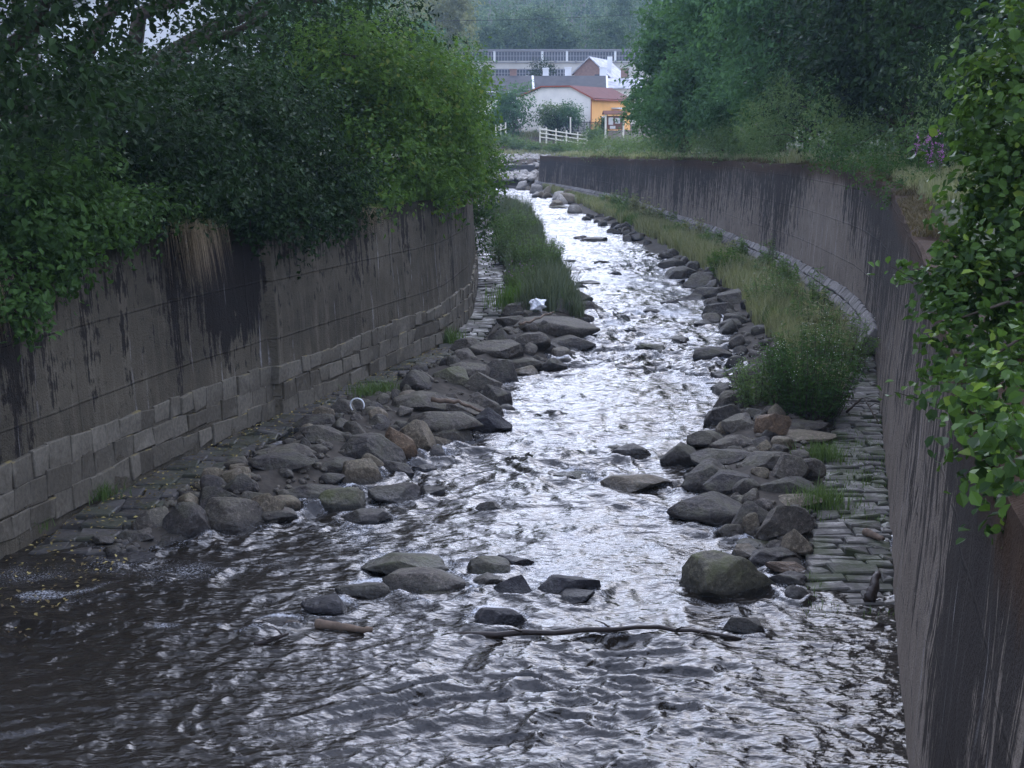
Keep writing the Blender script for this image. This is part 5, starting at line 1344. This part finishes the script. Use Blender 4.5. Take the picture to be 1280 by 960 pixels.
ftree('bare_tree', 'brownish thin tree standing between the factory and the chimneys', 677, 85, 226, 2.6, 1.9, 'leaf_dark', 120, .28, 167, 0)

for px, py, Y_, rx, rz, sd_, lab in ((650, 181, 177, 1.5, .6, 181, 'low weedy bush on the earth bank left of the rail fence'), (668, 186, 174.5, 1.1, .4, 182, 'small weedy bush at the foot of the earth bank above the pale rubble'), (690, 187, 173, 1.3, .45, 183, 'weedy bush under the left half of the rail fence'), (632, 176, 180, 1.6, .7, 184, 'weedy bush under the short broken piece of fence'), (730, 190, 168, 1.8, .5, 185, 'weedy bush on the wall end beside the river bend')):
    ftree('weed_bush', lab, px, py, Y_, rx, rz, 'leaf_weed', 110, .26, sd_, 0, 'weedy bushes on the earth bank', 'shrub')
x = LR.uniform(-6, 12, 9000); y = LR.uniform(170, 190, 9000); k = fbm(x * .5, y * .4, seed=190, o=3) > -.05
x, y = x[k], y[k]
tag(grass('bank_grass', np.stack([x, y, far_z(x, y)], 1), LR.uniform(.2, .7, len(x)), np.full(len(x), .035), .6, 'grass_y', 191), 'patchy grass on the earth bank below the cream house', 'grass', kind='stuff')

# hillside: front row of separate trees, then the forest mass
front = [(512, 30, 250, 5, 9, 'leaf_sunlit', 'tall sunlit pale tree at the left above the bright bush'), (545, 22, 262, 5, 9, 'leaf_sunlit', 'sunlit yellowish tree second from the left on the hillside'), (574, 30, 258, 4, 8, 'leaf_sunlit', 'slender sunlit tree at the left end of the factory'), (528, 62, 238, 5, 5, 'leaf_far', 'green tree below the sunlit pale trees'),
         (612, 48, 290, 3.2, 3.6, 'leaf_hill', 'small conical conifer rising behind the factory roof at left'), (640, 44, 300, 5, 5, 'leaf_hill', 'light green rounded tree behind the factory, left of centre'), (676, 40, 300, 6.5, 5.5, 'leaf_hill', 'broad light green tree behind the middle of the factory roof'), (704, 50, 296, 4.5, 4, 'leaf_hill', 'low bushy tree behind the factory roof, right of the broad one'), (758, 48, 292, 6, 4.5, 'leaf_hill', 'green tree behind the right part of the factory roof'), (775, 20, 330, 5, 8, 'leaf_hill', 'hazy tree on the hill just left of the right bank trees')]
for i, (px, py, Y, rx, rz, mt, lab) in enumerate(front):
    ftree('hillside_tree', lab, px, py, Y, rx, rz, mt, 420, .55, 200 + i, .6 if 'conical' in lab else .25, 'trees on the hillside')
r = np.random.default_rng(230); VV, FF, TT = [], [], []; n0 = 0; mbt = MB(); cnt = 0
ny = 0
for i in range(2600):
    y = 315 + 520 * r.random() ** 1.4; x = r.uniform(-.30, .34) * y
    if abs(x - .04 * y) > .12 * y and r.random() < .35: continue
    g = gz(x, y); h = r.uniform(10, 17); rx = h * r.uniform(.14, .22)
    n = 130 if -0.1 < x / y < .1 else 45
    d = unit(r.normal(size=(n, 3))); cz = g + h * .62
    q = np.stack([x + d[:, 0] * rx * (1 - .45 * d[:, 2]), y + d[:, 1] * rx, cz + d[:, 2] * h * .42], 1) + r.normal(0, .35, (n, 3))
    s = r.uniform(.5, 1.2, n) * (1 if n > 100 else 1.7)
    v, f, k = leafmesh(q, unit(d + [0, -.2, .5] + r.normal(0, .35, (n, 3))), r.normal(size=(n, 3)), s, s * .8)
    VV.append(v); FF.append(f + n0); n0 += len(v); TT.append(np.repeat(np.clip(r.normal(r.uniform(0, 1), .15, n), 0, 1), k)); 
    if n > 100: mbt.tube([(x, y, g - .5), (x + r.normal(0, .3), y, g + h * .95)], [.22, .07], 4)
tag(obj('forest', np.concatenate(VV), np.concatenate(FF), M['leaf_hill'], attrs={'tone': np.concatenate(TT)}), 'hazy blue green forest covering the hill behind the factory', 'forest', kind='stuff')
tag(mbt.build('forest_trunks', M['bark_pale']), 'pale slender trunks showing through the hillside forest', 'tree trunks', kind='stuff')

# overhead wire
t = np.linspace(0, 1, 40); a, b = D(380, 25, 150), D(960, 5, 170)
q = a + (b - a) * t[:, None]; q[:, 2] -= 4 * .75 * t * (1 - t)
mb = MB(); mb.tube(q - q[0], .028, 5); o = mb.build('power_line', M['iron'], smooth=True); o.location = q[0]
tag(o, 'thin dark overhead wire crossing in front of the hillside', 'power line')

# evening haze filling the valley
mb = MB(); mb.box(-1450, 1450, -40, 1520, -2.4, 150)
hm = bpy.data.materials.new('haze_air'); hm.use_nodes = True; t = hm.node_tree; t.nodes.remove(t.nodes['Principled BSDF'])
pv = t.nodes.new('ShaderNodeVolumePrincipled'); pv.inputs['Color'].default_value = (.55, .76, 1, 1); pv.inputs['Density'].default_value = 0.0003; pv.inputs['Anisotropy'].default_value = .2
t.links.new(pv.outputs[0], t.nodes['Material Output'].inputs['Volume'])
tag(mb.build('haze', hm), kind='stuff')
